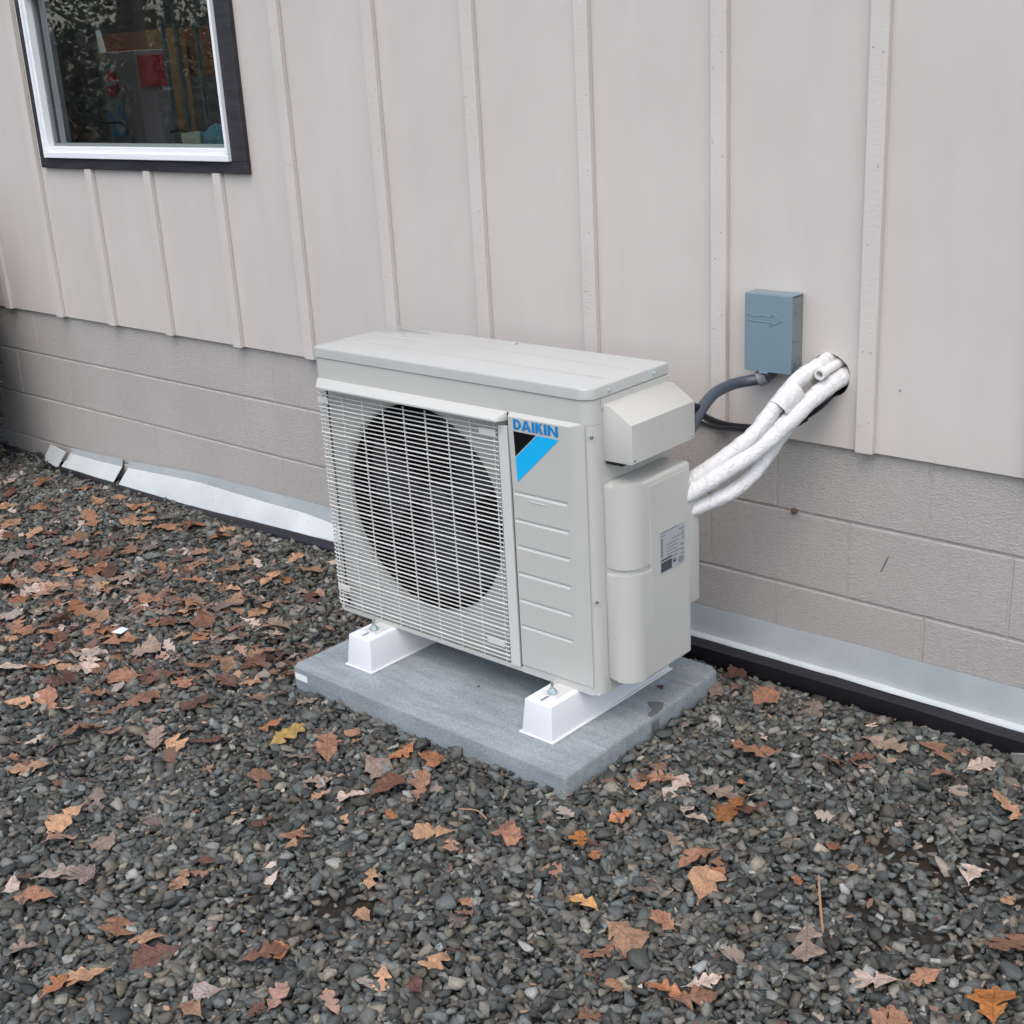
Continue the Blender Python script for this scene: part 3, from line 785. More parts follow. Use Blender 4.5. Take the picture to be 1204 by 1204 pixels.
cu = mb.build("curtain", m_curt.m, None, smooth=60); cu.location = (-2.55, .3, 0)
tag(cu, "dark curtain hanging at the left side inside the window", "curtain")
t = MB((-3.45, 1.0, 1.0)).hexa([(-3.68, 1.0, 1.02), (-3.36, 1.0, 1.02), (-3.36, 1.03, 1.02), (-3.68, 1.03, 1.02), (-3.68, 1.0, 1.335), (-3.44, 1.0, 1.335), (-3.44, 1.03, 1.335), (-3.68, 1.03, 1.335)]).build("pale_sheet", Mat("pale_sheet", (.50, .55, .52), .6).m)
t.location = (-3.45, 1.0, 1.0); tag(t, "pale greenish sheet leaning between the curtain and the cupboard in the room", "board")
pp = thing("shelf_post", (-2.3, 1.35, 0), "pale wooden posts and rail standing deep in the room", "shelf")
OP = (-2.3, 1.35, 0)
for x in (-3.45, -3.28): MB(OP).box(x, x + .07, 1.3, 1.36, 0, 1.33).build("post", m_post.m, pp)
MB(OP).box(-4.3, -3.0, 1.40, 1.44, 1.10, 1.33).build("board", m_brown.m, pp)
for x, c, pl in ((-2.02, m_seal, 'nearest the cupboard'), (-1.80, m_seal, 'rightmost of the three'), (-1.93, m_curt, 'between the two grey ones')):
    tag(MB((x, .42, 0)).tube([(x, .42, .70), (x, .42, 2.2)], .012, 8, spline=False).build("window_rod", c.m), f"slim vertical rod standing inside the window, {pl}", "rod", "rods inside the window").location = (x, .42, 0)
m_sheet = Mat("greenish_sheet", (.16, .21, .20), .35)
t = MB((-2.1, .9, 0)).box(-2.36, -2.10, .9, .92, .6, 1.235).build("display_board", m_sheet.m); t.location = (-2.1, .9, 0)
tag(t, "dull green board behind the rods right of the cupboard", "board")
MBs = MB((-1.66, .1, .83)).box(-2.255, -1.06, .046, .17, .836, .862, .004).build("window_sill", m_curt.m, w)
MBs.location = Vector((-1.66, .1, .83)) - Vector((-1.66, 0, .80))
m_cloth = Mat("light_blue_cloth", (.30, .56, .62), .9); m_cloth.bump(m_cloth.tex(26, 3), .9, .02)
bm = bmesh.new(); bmesh.ops.create_icosphere(bm, subdivisions=4, radius=1)
for v in bm.verts:
    n_ = noise.noise(v.co * 2.3) * .22 + noise.noise(v.co * 5) * .1
    v.co = Vector((v.co.x * .105, v.co.y * .035, max(v.co.z, -.5) * .052)) * (1 + n_)
me = bpy.data.meshes.new("cloth"); bm.to_mesh(me); bm.free()
c_ = link("cloth", me, m_cloth.m, smooth=True); c_.location = (-1.285, .10, .895)
tag(c_, "crumpled light blue cloth on the inner window sill", "cloth")
m_cream = Mat("cream_card", (.75, .77, .58), .7)
t = MB((-1.38, .1, .88)).hexa([(-1.475, .07, .865), (-1.37, .07, .864), (-1.37, .085, .864), (-1.475, .085, .865), (-1.485, .072, .918), (-1.37, .072, .928), (-1.37, .087, .928), (-1.485, .087, .918)]).build("card_box", m_cream.m)
t.location = (-1.38, .1, .88); tag(t, "cream coloured card box beside the blue cloth on the sill", "box")
def cable(name, pts_, r, mat, label, cat, n=10, parent=None):
    o_ = Vector(pts_[0]); o = MB(o_).tube(pts_, r, n).build(name, mat, parent, smooth=60); o.location = o_
    if label: tag(o, label, cat)
    return o
cable("sill_cord", [(-2.18, .12, .99), (-2.1, .14, .955), (-1.98, .15, .95), (-1.9, .14, .90), (-1.86, .12, .866)], .004, m_cable.m, "dark cord looping down inside the left part of the window", "cord")
cable("sill_cord", [(-1.62, .12, .92), (-1.56, .13, .925), (-1.50, .12, .91), (-1.46, .12, .885)], .004, m_cable.m, "short dark cord end near the cream box on the sill", "cord")

# ------------------------------------------------------------------ flashing and edging at the foot of the wall
def flash(stn, name, mat_v, mat_l, label, wob=0):
    root = thing(name, (stn[0][0], -.02, stn[0][1]), label, "flashing", "metal flashing at the foot of the wall")
    O = (stn[0][0], -.02, stn[0][1])
    xs_ = np.linspace(stn[0][0], stn[-1][0], max(int((stn[-1][0] - stn[0][0]) / .03), 2))
    A_ = np.array(stn)
    V1, V2 = [], []
    for x in xs_:
        zt, zf, yl, zl = [np.interp(x, A_[:, 0], A_[:, i]) for i in (1, 2, 3, 4)]
        wv = .0012 * noise.noise(Vector((x * 5, 1, 2))) ; wl_ = .0016 * noise.noise(Vector((x * 7, 4, 2))) + .0009 * noise.noise(Vector((x * 40, 4, 2)))
        V1.append([(x, -.006, zt + wv), (x, -.0075, zt + wv), (x, -.016 + wv, zf + wv), (x, -.014 + wv, zf + wv)])
        V2.append([(x, -.0165 + wv, zf + wv + .0015), (x, yl + wl_, zl + wl_), (x, yl + wl_ - .001, zl + wl_ - .004), (x, -.0165 + wv, zf + wv - .003)])
    for nm, VV_, mt in (("upstand", V1, mat_v), ("flange", V2, mat_l)):
        mb = MB(O); rows = [[mb.v(p) for p in r_] for r_ in VV_]
        for i in range(len(rows) - 1):
            for j in range(4):
                mb.bm.faces.new([rows[i][j], rows[i][(j + 1) % 4], rows[i + 1][(j + 1) % 4], rows[i + 1][j]])
        mb.bm.faces.new(rows[0]); mb.bm.faces.new(rows[-1][::-1])
        mb.build(nm, mt, root, smooth=30)
    return root
flash([(-2.045, -.388, -.415, -.070, -.468), (-1.87, -.3745, -.4037, -.070, -.4695), (-1.55, -.354, -.3877, -.07, -.4625), (-1.19, -.3495, -.3904, -.07, -.4556), (-.945, -.347, -.3892, -.07, -.446), (-.77, -.344, -.398, -.07, -.434), (0, -.336, -.402, -.06, -.416),
       (.60, -.330, -.4055, -.040, -.408), (.76, -.328, -.406, -.036, -.4065), (1.25, -.319, -.4045, -.036, -.4050), (1.69, -.317, -.4055, -.036, -.4060), (4.2, -.29, -.38, -.036, -.381)],
      "metal_flashing", m_galv.m, m_flange_lit.m, "long pale metal flashing running along the wall behind the unit")
flash([(-2.50, -.400, -.424, -.066, -.468), (-2.3, -.396, -.424, -.068, -.467), (-2.09, -.384, -.416, -.066, -.466)], "metal_flashing", m_galv.m, m_flange_lit.m,
      "short bent length of pale flashing left of the dark gap")
t = MB((-2.6, -.05, -.45)).hexa([(-2.70, -.075, -.520), (-2.545, -.085, -.497), (-2.535, -.08, -.497), (-2.69, -.07, -.520),
                                (-2.60, -.05, -.392), (-2.475, -.055, -.404), (-2.47, -.05, -.404), (-2.595, -.045, -.392)], .001).build("flashing_end", m_flange_lit.m)
t.location = (-2.6, -.05, -.45); tag(t, "tilted loose end piece of white flashing at the far left", "flashing")
# black edging strip
mb = MB((-2.5, -.08, -.46)); rows = []
EX = [(-3.1, -.055, -.47, -.085, -.50), (-2.5, -.070, -.471, -.098, -.492), (-2.0, -.072, -.470, -.100, -.486), (-1.54, -.072, -.466, -.102, -.482), (-.77, -.070, -.438, -.100, -.462), (0, -.060, -.421, -.085, -.455),
      (.76, -.038, -.412, -.060, -.452), (1.25, -.037, -.410, -.060, -.452), (1.69, -.037, -.411, -.060, -.464), (4.2, -.037, -.386, -.060, -.44)]
A_ = np.array(EX)
for x in np.linspace(-3.1, 4.2, 240):
    y0, z0, y1, z1 = [np.interp(x, A_[:, 0], A_[:, i]) for i in (1, 2, 3, 4)]
    q = .003 * noise.noise(Vector((x * 4, 8, 2)))
    rows.append([mb.v(p) for p in ((x, y0 + .03, z0 - .004), (x, y0 + q, z0), (x, (y0 + y1) / 2 - .010 + q, z0 - .012), (x, y1 + q, z1), (x, y1 + .012, z1 - .03), (x, y0 + .035, z1 - .06))])
for i in range(len(rows) - 1):
    for j in range(6):
        mb.bm.faces.new([rows[i][j], rows[i][(j + 1) % 6], rows[i + 1][(j + 1) % 6], rows[i + 1][j]])
mb.bm.faces.new(rows[0]); mb.bm.faces.new(rows[-1][::-1])
t = mb.build("black_edging", m_rubber.m, None, smooth=50); t.location = (-2.5, -.08, -.46)
tag(t, "black plastic edging strip under the pale flashing along the wall", "edging")

# ------------------------------------------------------------------ concrete pad
pad = thing("concrete_pad", (.53, -.545, -.44), "grey concrete equipment pad lying on the gravel under the unit", "pad")
OPD = (.53, -.545, -.44)
mb = MB(OPD)
outline = arc(.077, -.846, .020, 180, 270, 5) + arc(.996, -.858, .010, 270, 360, 5) + arc(.962, -.248, .026, 0, 90, 5) + arc(.085, -.248, .026, 90, 180, 5)
mb.prism(outline, -.442, -.376, bevel=.008, seg=3)
mb.build("slab", m_pad.m, pad, smooth=60)
# label at the slab's left front corner
mb = MB(OPD)
def pad_lab(x0, x1, z0, z1, dy=0.0):
    return mb.poly([(x0, -.8715 - dy + .0042 * 0, z0), (x1, -.8715 - dy, z0), (x1, -.8715 - dy, z1), (x0, -.8715 - dy, z1)])
mb.bm.free()
mb = MB(OPD)
lp = arc(.077, -.846, .0208, 205, 270, 6) + [(.122, -.8668)]
for (a, b), (c, d) in zip(lp[:-1], lp[1:]):
    mb.poly([(a, b, -.408), (c, d, -.408), (c, d, -.389), (a, b, -.389)])
mb.build("label", m_vinyl.m, pad)
mb = MB(OPD)
lp2 = arc(.077, -.846, .0213, 215, 262, 5)
for (a, b), (c, d) in zip(lp2[:-1], lp2[1:]):
    mb.poly([(a, b, -.396), (c, d, -.396), (c, d, -.393), (a, b, -.393)])
    mb.poly([(a, b, -.4045), (c, d, -.4045), (c, d, -.4025), (a, b, -.4025)])
m_pr = Mat("label_print_red", (.40, .09, .09), .6)
mb.build("label_print", m_pr.m, pad)
st = [(.966, -.462), (.985, -.455), (1.0, -.480), (1.0045, -.507), (1.0035, -.535), (.990, -.530), (.984, -.502), (.968, -.492), (.952, -.476)]
mb = MB(OPD)
mb.poly([(x - .008, y, -.3752) for x, y in st])
mb.build("wet_stain", m_wet.m, pad)
mb = MB(OPD); mb.poly([(1.0068, -.54, -.385), (1.0068, -.517, -.383), (1.0068, -.512, -.42), (1.0068, -.522, -.434), (1.0068, -.533, -.42)]); mb.build("wet_stain", m_wet.m, pad)
def small_leaf(x, y, z, s, c, lab):
    o = bpy.data.objects.new("oak_leaf", leaf_meshes[3]); COL.objects.link(o)
    o.material_slots[0].link = 'OBJECT'; o.material_slots[0].material = leaf_mats[c]
    o.scale = (s, s, s * .5); o.location = (x, y, z); o.rotation_euler = (0, 0, 1.0)
    tag(o, lab, 'leaf')
small_leaf(.925, -.395, -.3755, .03, 'B', "tiny dark brown leaf lying on top of the pad beside the right riser")
t = MB((.55, -.66, -.3755)).lathe((.55, -.66, -.3755), (0, 0, 1), [(.0038, 0), (.003, .0015), (.0005, .002)], 7).build("seed", leaf_mats['B']); t.location = (.55, -.66, -.3755)
tag(t, "tiny dark seed on the pad under the unit", "seed")

# ------------------------------------------------------------------ risers
def riser(x0, label):
    """hollow tapered plastic block, front end at y=-.772, running back under the unit"""
    r = thing("mounting_riser", (x0, -.54, -.376), label, "riser", "white plastic risers under the unit")
    yf, yb = -.772, -.300
    hb, ht, zb, zt = .0465, .0405, -.3755, -.2868
    mb = MB((x0, -.54, -.376))
    mb.hexa([(x0 - hb, yf, zb + .002), (x0 + hb, yf, zb + .002), (x0 + hb, yb, zb + .002), (x0 - hb, yb, zb + .002),
             (x0 - ht, yf + .010, zt), (x0 + ht, yf + .010, zt), (x0 + ht, yb - .010, zt), (x0 - ht, yb - .010, zt)], .0035, 3)
    mb.build("block", m_riser.m, r, smooth=40)
    mb = MB((x0, -.54, -.376)); mb.box(x0 - hb - .006, x0 + hb + .006, yf - .003, yb + .004, zb, zb + .0045, .001); mb.build("base_flange", m_riser.m, r)
    # slot for the strut bolt
    MB((x0, -.54, -.376)).box(x0 - .0035, x0 + .0035, yf + .022, yf + .058, zt - .001, zt + .0006).build("bolt_slot", m_ink2.m, r)
    by = -.708
    MB((x0, -.54, -.376)).lathe((x0, by, zt), (0, 0, 1), [(0, .0042), (.0125, .0042), (.0125, .0062), (0, .0062)], 20).build("washer", m_zinc.m, r, smooth=40)
    MB((x0, -.54, -.376)).lathe((x0, by, zt), (0, 0, 1), [(.0085, .006), (.0085, .013), (.004, .0135), (.0, .0135)], 6).build("nut", m_zinc.m, r)
    MB((x0, -.54, -.376)).lathe((x0, by, zt), (0, 0, 1), [(.0038, .01), (.0038, .034), (.003, .036), (0, .036)], 12).build("bolt", m_zinc.m, r, smooth=40)
    return r
riser(.840, "white plastic riser under the right end of the unit, nearest the camera")
riser(.224, "white plastic riser under the left end of the unit")

# ------------------------------------------------------------------ the outdoor unit (local coords: a along front, b depth, h up)
W_, D_, H_ = .905, .2947, .735
U = thing("condenser_unit", (.0367, -.6661, -.2866), "ivory outdoor heat pump condenser with fan grille standing on white risers", "heat pump", rz=.006)
MU = m_unit.m
HT = .7085
# cabinet shell
mb = MB()
mb.box(0, .0035, .030, D_, .004, HT)                        # left side
mb.box(.005, W_ - .05, D_ - .004, D_, .004, HT)             # back
mb.box(.004, W_ - .004, .008, D_ - .005, .0, .0035)         # base
mb.box(.640, .644, .03, D_ - .005, .004, HT)                # partition
mb.build("cabinet", MU, U)
# right hand front corner, top band, bottom band as one pressed front
plan = [(.672, 0)] + arc(W_ - .032, .032, .032, -90, 0, 10) + [(W_, .0385), (W_ - .003, .0385)] + [(p[0], p[1]) for p in arc(W_ - .032, .032, .029, 0, -90, 10)] + [(.672, .003)]
MB().prism(plan, 0.0, .652).build("front_corner", MU, U, smooth=40)
pl2 = arc(.020, .020, .020, 180, 270, 6) + arc(W_ - .032, .032, .032, -90, 0, 10) + [(W_, .0385), (W_ - .003, .0385)] + arc(W_ - .032, .032, .029, 0, -90, 10) + arc(.020, .020, .017, 270, 180, 6)
pl2 = [(p[0], p[1]) for p in pl2]
MB().prism(pl2, .6525, HT).build("top_band", MU, U, smooth=40)
bb = arc(.020, .020, .020, 180, 270, 6) + [(.6715, 0), (.6715, .004), (.020, .004)]
MB().prism(bb, 0, .0115, bevel=.0015).build("bottom_band", MU, U, smooth=40)
# raised right hand panel with grooves
def panel_off(a, h):
    q = .0028 + .0050 * min(max((h - .47) / .177, 0), 1)
    e = min((a - .672) / .002, (.890 - a) / .045, (h - .0205) / .0025, (.6565 - h) / .0095, 1)
    e = max(e, 0); e = e * e * (3 - 2 * e) if a > .8 else e
    q *= max(e, 0)
    for g in (.4640, .397, .331, .2625, .194, .1265):
        if .677 < a < .838:
            d = h - g
            fe = min((a - .677) / .003, (.838 - a) / .006, 1)
            if -.0055 < d < .0045:
                q -= .0036 * fe * min((d + .0055) / .0055, (.0045 - d) / .0018, 1)
    return q
as_ = sorted(set([.672, .6742, .677, .680, .7, .76, .82, .832, .838, .842, 0.85, .857, .864, .871, .878, .884, .890]))
hs_ = set([.47, .0205, .0230, .05, .3, .56, .647, .6565, .6515])
for g in (.4640, .397, .331, .2625, .194, .1265): hs_ |= {g - .0056, g - .003, g - .0001, g + .0026, g + .0046}
hs_ = sorted(hs_)
vs = [(a, -panel_off(a, h) - .0004, h) for h in hs_ for a in as_]
na = len(as_)
fs = [(j * na + i, j * na + i + 1, (j + 1) * na + i + 1, (j + 1) * na + i) for j in range(len(hs_) - 1) for i in range(na - 1)]
o = mesh_obj("ribbed_panel", vs, fs, MU, U)
# raised tick under the first groove
MB().box(.722, .772, -.0044, -.0028, .4475, .4515, .0008).build("raised_tick", MU, U)
MB().box(.6672, .6716, .0035, .0045, .0125, .652).build("panel_seam", m_seam.m, U)
# brow over the grille: bright sloped face, plain lip below, mitred right end
mb = MB()
zt_, zm_, zl_ = .6560, .6395, .6340
mb.hexa([(.034, -.028, zl_), (.652, -.028, zl_), (.6665, .0, zl_), (.006, .010, zl_),
         (.032, -.028, zm_), (.646, -.028, zm_), (.6665, -.0005, zt_), (.012, -.0005, zt_)], .0014, 2)
mb.build("grille_brow", MU, U, smooth=35)
# grille
GR = MB()
GR.box(.6385, .6666, -.005, .003, .0125, .6210, .0012)          # right stile
gri = GR.build("grille", m_slat.m, U)
# shroud plate with round hole and bell mouth
cA, cH, R1, R2 = .325, .341, .284, .272
N = 72
mb = MB()
x0, x1, z0, z1 = .014, .640, .0035, .652
inn, out = [], []
for i in range(N):
    t_ = 2 * PI * i / N; c, s = math.cos(t_), math.sin(t_)
    sc = []
    if c > 1e-9: sc.append((x1 - cA) / c)
    if c < -1e-9: sc.append((x0 - cA) / c)
    if s > 1e-9: sc.append((z1 - cH) / s)
    if s < -1e-9: sc.append((z0 - cH) / s)
    q = min(sc); rr = R1
    out.append((cA + q * c, .027, cH + q * s)); inn.append((cA + rr * c, .027, cH + rr * s))
vo = [mb.v(p) for p in out]; vi = [mb.v(p) for p in inn]
v2 = [mb.v((cA + (R1 - .010) * math.cos(2 * PI * i / N), .035, cH + (R1 - .010) * math.sin(2 * PI * i / N))) for i in range(N)]
v3 = [mb.v((cA + R2 * math.cos(2 * PI * i / N), .052, cH + R2 * math.sin(2 * PI * i / N))) for i in range(N)]
for i in range(N):
    j = (i + 1) % N
    for A1, B1 in ((vo, vi), (vi, v2), (v2, v3)):
        mb.bm.faces.new([A1[i], A1[j], B1[j], B1[i]])
mb.build("fan_shroud", MU, U, smooth=50)
MB().box(.006, .64, .19, .20, .004, .70).build("coil", m_unlit.m, U)
mb = MB(); mb.box(.0045, .006, .030, .19, .004, .70); mb.box(.6375, .6395, .064, .19, .004, .70); mb.box(.007, .637, .064, .19, .69, .70); mb.box(.007, .637, .064, .19, .004, .012)
mb.build("fan_chamber", m_unlit.m, U)
fan = MB().lathe((cA, .07, cH), (0, 1, 0), [(.0, 0), (.03, .002), (.052, .014), (.055, .06), (0, .06)], 32).build("fan", m_fan.m, U, smooth=40)
for k in range(3):
    a0 = k * 2 * PI / 3 + .5
    vsb = []
    for ir in range(9):
        r = .05 + (.247 - .05) * ir / 8
        for it in range(7):
            tt = it / 6; sweep = .55 * ir / 8
            a = a0 + sweep + (tt - .5) * (1.0 + .25 * ir / 8)
            vsb.append((cA + r * math.cos(a), .075 + .05 * tt + .004 * math.sin(tt * PI), cH + r * math.sin(a)))
    mesh_obj("blade", vsb, [(i * 7 + j, i * 7 + j + 1, (i + 1) * 7 + j + 1, (i + 1) * 7 + j) for i in range(8) for j in range(6)], m_fan.m, fan, smooth=True)
# slats: horizontal wires that bend round the left corner
pitch = .01133
nsl = 53
def slat_mesh(h, y, t):
    path = [(.0045, .034), (.0045, .018)] + arc(.0195, .011, .015, 180, 270, 4)[1:] + [(.10, -.004), (.25, -.004), (.45, -.004), (.637, -.004)]
    me = bpy.data.meshes.new("slat"); vv, ff = [], []
    for i, (a, b) in enumerate(path):
        a0_, b0_ = path[max(i - 1, 0)]; a1_, b1_ = path[min(i + 1, len(path) - 1)]
        tv = Vector((a1_ - a0_, b1_ - b0_)).normalized(); nv = Vector((tv.y, -tv.x))  # outward
        for dn, dz in ((-.0025, -h * .35), (.0010, -h * .5), (y, 0), (.0010, h * .5), (-.0025, h * .35)):
            vv.append((a + nv.x * dn, b + nv.y * dn, dz))
    n = 5
    for i in range(len(path) - 1):
        for j in range(n - 1):
            ff.append((i * n + j, i * n + j + 1, (i + 1) * n + j + 1, (i + 1) * n + j))
        ff.append((i * n + 4, i * n, (i + 1) * n, (i + 1) * n + 4))
    ff.append(tuple(range(5))); ff.append(tuple(range((len(path) - 1) * 5, len(path) * 5))[::-1])
    me.from_pydata(vv, [], ff); me.update()
    bm_ = bmesh.new(); bm_.from_mesh(me); bmesh.ops.recalc_face_normals(bm_, faces=bm_.faces); bm_.to_mesh(me); bm_.free()
    me.materials.append(m_slat.m); return me
thin, thick = slat_mesh(.0025, .0018, 0), slat_mesh(.0038, .0028, 0)
for i in range(nsl):
    h = .6130 - i * pitch
    if h < .017: break
    o = link("slat", thick if i % 6 == 3 else thin, None, gri)
    o.location = (0, 0, h)
vb = None
for k in range(9):
    a = .0255 + k * .0747
    if a > .63: break
    me = vb.data if vb else None
    if me is None:
        vb = MB().box(-.0012, .0012, -.0025, .0005, .0125, .6205).build("upright_wire", m_slat.m, gri); vb.location = (a, 0, 0)
    else:
        o = link("upright_wire", me, None, gri); o.location = (a, 0, 0)
for a0_, a1_, h in ((.010, .050, .590), (.580, .632, .590), (.014, .060, .0640), (.565, .622, .0540)):
    mb = MB(); mb.box(a0_, a1_, -.0065, -.0045, h, h + .017, .0005); mb.build("grille_clip", m_slat.m, gri)
# logo
def ly(h): return -(.0028 + .0050 * min(max((h - .47) / .177, 0), 1)) - .0012
def letters():
    mb = MB(); y = ly(.6437)
    zt, zb = .6437, .6195; hh = zt - zb
    def quad(p): mb.poly([(a, y, zb + h * hh) for a, h in p])
    def bar(x0, x1): quad([(x0, 0), (x1, 0), (x1, 1), (x0, 1)])
    s = .0078
    x = .6905   # D
    bar(x, x + s)
    wD = .0235
    o_ = [(x + s - .0005, 0)] + [(x + s + (wD - s) * math.sin(PI * i / 12), .5 - .5 * math.cos(PI * i / 12)) for i in range(1, 12)] + [(x + s - .0005, 1)]
    i_ = [(x + s - .0005, .2)] + [(x + s + (wD - s - s * .95) * math.sin(PI * i / 12), .5 - .3 * math.cos(PI * i / 12)) for i in range(1, 12)] + [(x + s - .0005, .8)]
    for k in range(12): quad([o_[k], o_[k + 1], i_[k + 1], i_[k]])
    x = .7150   # A
    quad([(x, 0), (x + s * 1.05, 0), (x + .0165, 1), (x + .0100, 1)])
    quad([(x + .0285, 0), (x + .0285 - s * 1.05, 0), (x + .0125, .99), (x + .0175, .99)])
    mb.poly([(x + .006, y - .0002, zb + .2 * hh), (x + .0225, y - .0002, zb + .2 * hh), (x + .020, y - .0002, zb + .38 * hh), (x + .008, y - .0002, zb + .38 * hh)])
    x = .7458; bar(x, x + s)   # I
    x = .7562; bar(x, x + s)   # K
    mb.poly([(x + s - .001, y - .0002, zb + .38 * hh), (x + s + .0035, y - .0002, zb + .62 * hh), (x + .0215, y - .0002, zt), (x + .0130, y - .0002, zt), (x + s - .001, y - .0002, zb + .60 * hh)])
    mb.poly([(x + s + .0005, y - .0003, zb + .52 * hh), (x + .0140, y - .0003, zb), (x + .0228, y - .0003, zb), (x + s + .0065, y - .0003, zb + .68 * hh)])
    x = .7810; bar(x, x + s)   # I
    x = .7915; bar(x, x + s); bar(x + .0228 + .006 - s + .001, x + .0298)   # N
    mb.poly([(x + .0005, y - .0002, zt), (x + .0082, y - .0002, zt), (x + .0290, y - .0002, zb), (x + .0212, y - .0002, zb)])
    bmesh.ops.recalc_face_normals(mb.bm, faces=mb.bm.faces)
    return mb
letters().build("logo_lettering", m_blue.m, U)
mb = MB(); mb.poly([(a, ly(h), h) for a, h in ((.6893, .6144), (.7560, .6138), (.6903, .5545))]); mb.build("logo_black_corner", m_black.m, U)
mb = MB(); mb.poly([(a, ly(h), h) for a, h in ((.7592, .6138), (.8225, .6128), (.6913, .4917), (.6905, .5510))]); mb.build("logo_cyan_band", m_cyan.m, U)
# corner screws
for h in (.6249, .2348):
    c_ = Vector((W_ - .032 + .032 * math.cos(math.radians(-38)), .032 + .032 * math.sin(math.radians(-38)), h))
    ax = Vector((math.cos(math.radians(-38)), math.sin(math.radians(-38)), 0))
    sc = MB().lathe(c_, ax, [(.0085, .0003), (.0085, .0010), (.0065, .0010), (.006, .0004), (.0, .0004)], 20).build("corner_screw", MU, U, smooth=40)
    MB().lathe(c_ + Vector((0, 0, .001)), ax, [(.0045, .0004), (.0045, .0020), (.0, .0024)], 12).build("screw_head", m_zinc.m, sc, smooth=40)
# lid
mb = MB()
lo = arc(.018, .017, .020, 180, 270, 5) + arc(W_ - .031, .030, .0335, 270, 360, 8) + arc(W_ - .010, D_ - .008, .012, 0, 90, 4) + arc(.008, D_ - .008, .012, 90, 180, 4)
mb.prism(lo, .7105, .735, bevel=.0032, seg=3, bevel_top=True)
lid = mb.build("lid", m_lid.m, U, smooth=35)
mb = MB()
for b in (.098, .196):
    mb.hexa([(.025, b - .006, .7351), (W_ - .035, b - .006, .7351), (W_ - .035, b + .006, .7351), (.025, b + .006, .7351),
             (.030, b - .0025, .7356), (W_ - .04, b - .0025, .7356), (W_ - .04, b + .0025, .7356), (.030, b + .0025, .7356)])
mb.build("lid_bead", m_lid.m, lid)
mb = MB()      # pale embossed strip of small marks near the back left corner
for i in range(15):
    a = .040 + i * .0088
    mb.box(a, a + (.0066 if i < 4 else .0050), .262 - (i % 2) * .002, .266 + .004 * (i < 4), .7351, .7357)
mb.build("lid_emboss", Mat("lid_emboss_grey", (.30, .32, .32), .4).m, lid)
MB().lathe((.461, .275, .735), (0, 0, 1), [(.0035, .0002), (.003, .001), (0, .0012)], 10).build("lid_speck", m_ink.m, lid)
for b, h in ((.068, .7205), (.236, .7225)):
    MB().lathe((W_ + .0035, b, h), (1, 0, 0), [(.005, -.001), (.005, .0006), (.0035, .002), (0, .0022)], 14).build("lid_screw", m_zinc.m, lid, smooth=40)
# right side sheet, stepped back from the front corner
MB().box(W_ - .004, W_ - .001, .0395, D_, .004, HT).build("side_sheet", MU, U)
MB().box(W_ - .001, W_ + .0015, .040, D_ + .001, .683, .706, .001).build("side_rail", MU, U)
# terminal cover: sloped hood
pf = [(W_ - .002, .565), (W_ + .074, .5655), (W_ + .077, .568), (W_ + .077, .655), (W_ + .020, .6905), (W_ - .002, .6930)]
tc = MB().prism([(a, h) for a, h in pf], .046, .288, axis='y', bevel=.0022, seg=2).build("terminal_cover", MU, U, smooth=30)
for b in (.055, .277):
    MB().lathe((W_ + .0775, b, .577), (1, 0, 0), [(.0042, -.001), (.0042, .0008), (.003, .0018), (0, .002)], 14).build("cover_screw", m_zinc.m, tc, smooth=40)
MB().box(W_ + .002, W_ + .045, .052, .10, .557, .5648).build("hood_gap_shade", m_unlit.m, tc)  # black block put in for the shade under the hood's front edge
# valve cover: big rounded moulding in two heights with a finger lip
def vc(hb, ht, grow=0.0, top_chamf=.0):
    r = .052
    o0 = W_ + .0725 + grow
    P = [(W_ - .002, .041)] + arc(o0 - r, .041 + r - .004 - grow, r, -90, 0, 12) + arc(o0 - .010, D_ - .028, .010, 0, 90, 4) + [(W_ - .002, D_ - .018)]
    return P
mb = MB(); mb.prism(vc(0, 0), .3145, .516, bevel=.012, seg=4, bevel_top=True); v1 = mb.build("valve_cover", MU, U, smooth=45)
mb = MB(); mb.prism(vc(0, 0, .0012), .034, .3010, bevel=.004, seg=3); mb.build("lower_cover", MU, v1, smooth=45)
mb = MB(); mb.prism(vc(0, 0, -.006), .3008, .3147); mb.build("cover_gap", MU, v1, smooth=45)
MB().box(W_ + .01, W_ + .0722, .230, .3135, .155, .462, .006, 3).build("pipe_cover", MU, v1, smooth=40)
# bottom skirt of the side under the covers
MB().prism([(W_ - .004, .041), (W_ + .001, .041), (W_ + .001, D_ - .004), (W_ - .004, D_ - .004)], .0, .034).build("side_skirt", MU, U)
# service label on the valve cover
MB().box(W_ + .060, W_ + .0741, .112, D_ - .032, .038, .500, .0003).build("cover_face", MU, v1)
lx = W_ + .0747
lab = MB().box(lx - .0006, lx, .147, .247, .276, .378).build("service_label", m_lab.m, v1)
mb = MB(); lx2 = lx + .0004
def lbar(b0, b1, h0, h1): mb.poly([(lx2, b0, h0), (lx2, b1, h0), (lx2, b1, h1), (lx2, b0, h1)])
lbar(.1485, .215, .374, .377); lbar(.150, .168, .366, .369); lbar(.222, .243, .363, .3665); lbar(.236, .240, .336, .361); lbar(.195, .236, .349, .3515)
lbar(.150, .158, .316, .362)
for i in range(6): lbar(.170 + .003 * (i % 2), .222 - .006 * (i % 3), .340 - i * .0085, .3425 - i * .0085)
for i in range(3): lbar(.228, .240, .322 - i * .011, .327 - i * .011)
mb.build("label_lines", m_ink2.m, lab)
mb = MB(); lx2 = lx + .0006; lbar(.150, .192, .2795, .303); lbar(.150, .192, .3065, .3105); lbar(.197, .209, .290, .296); mb.build("label_black_block", m_ink.m, lab)
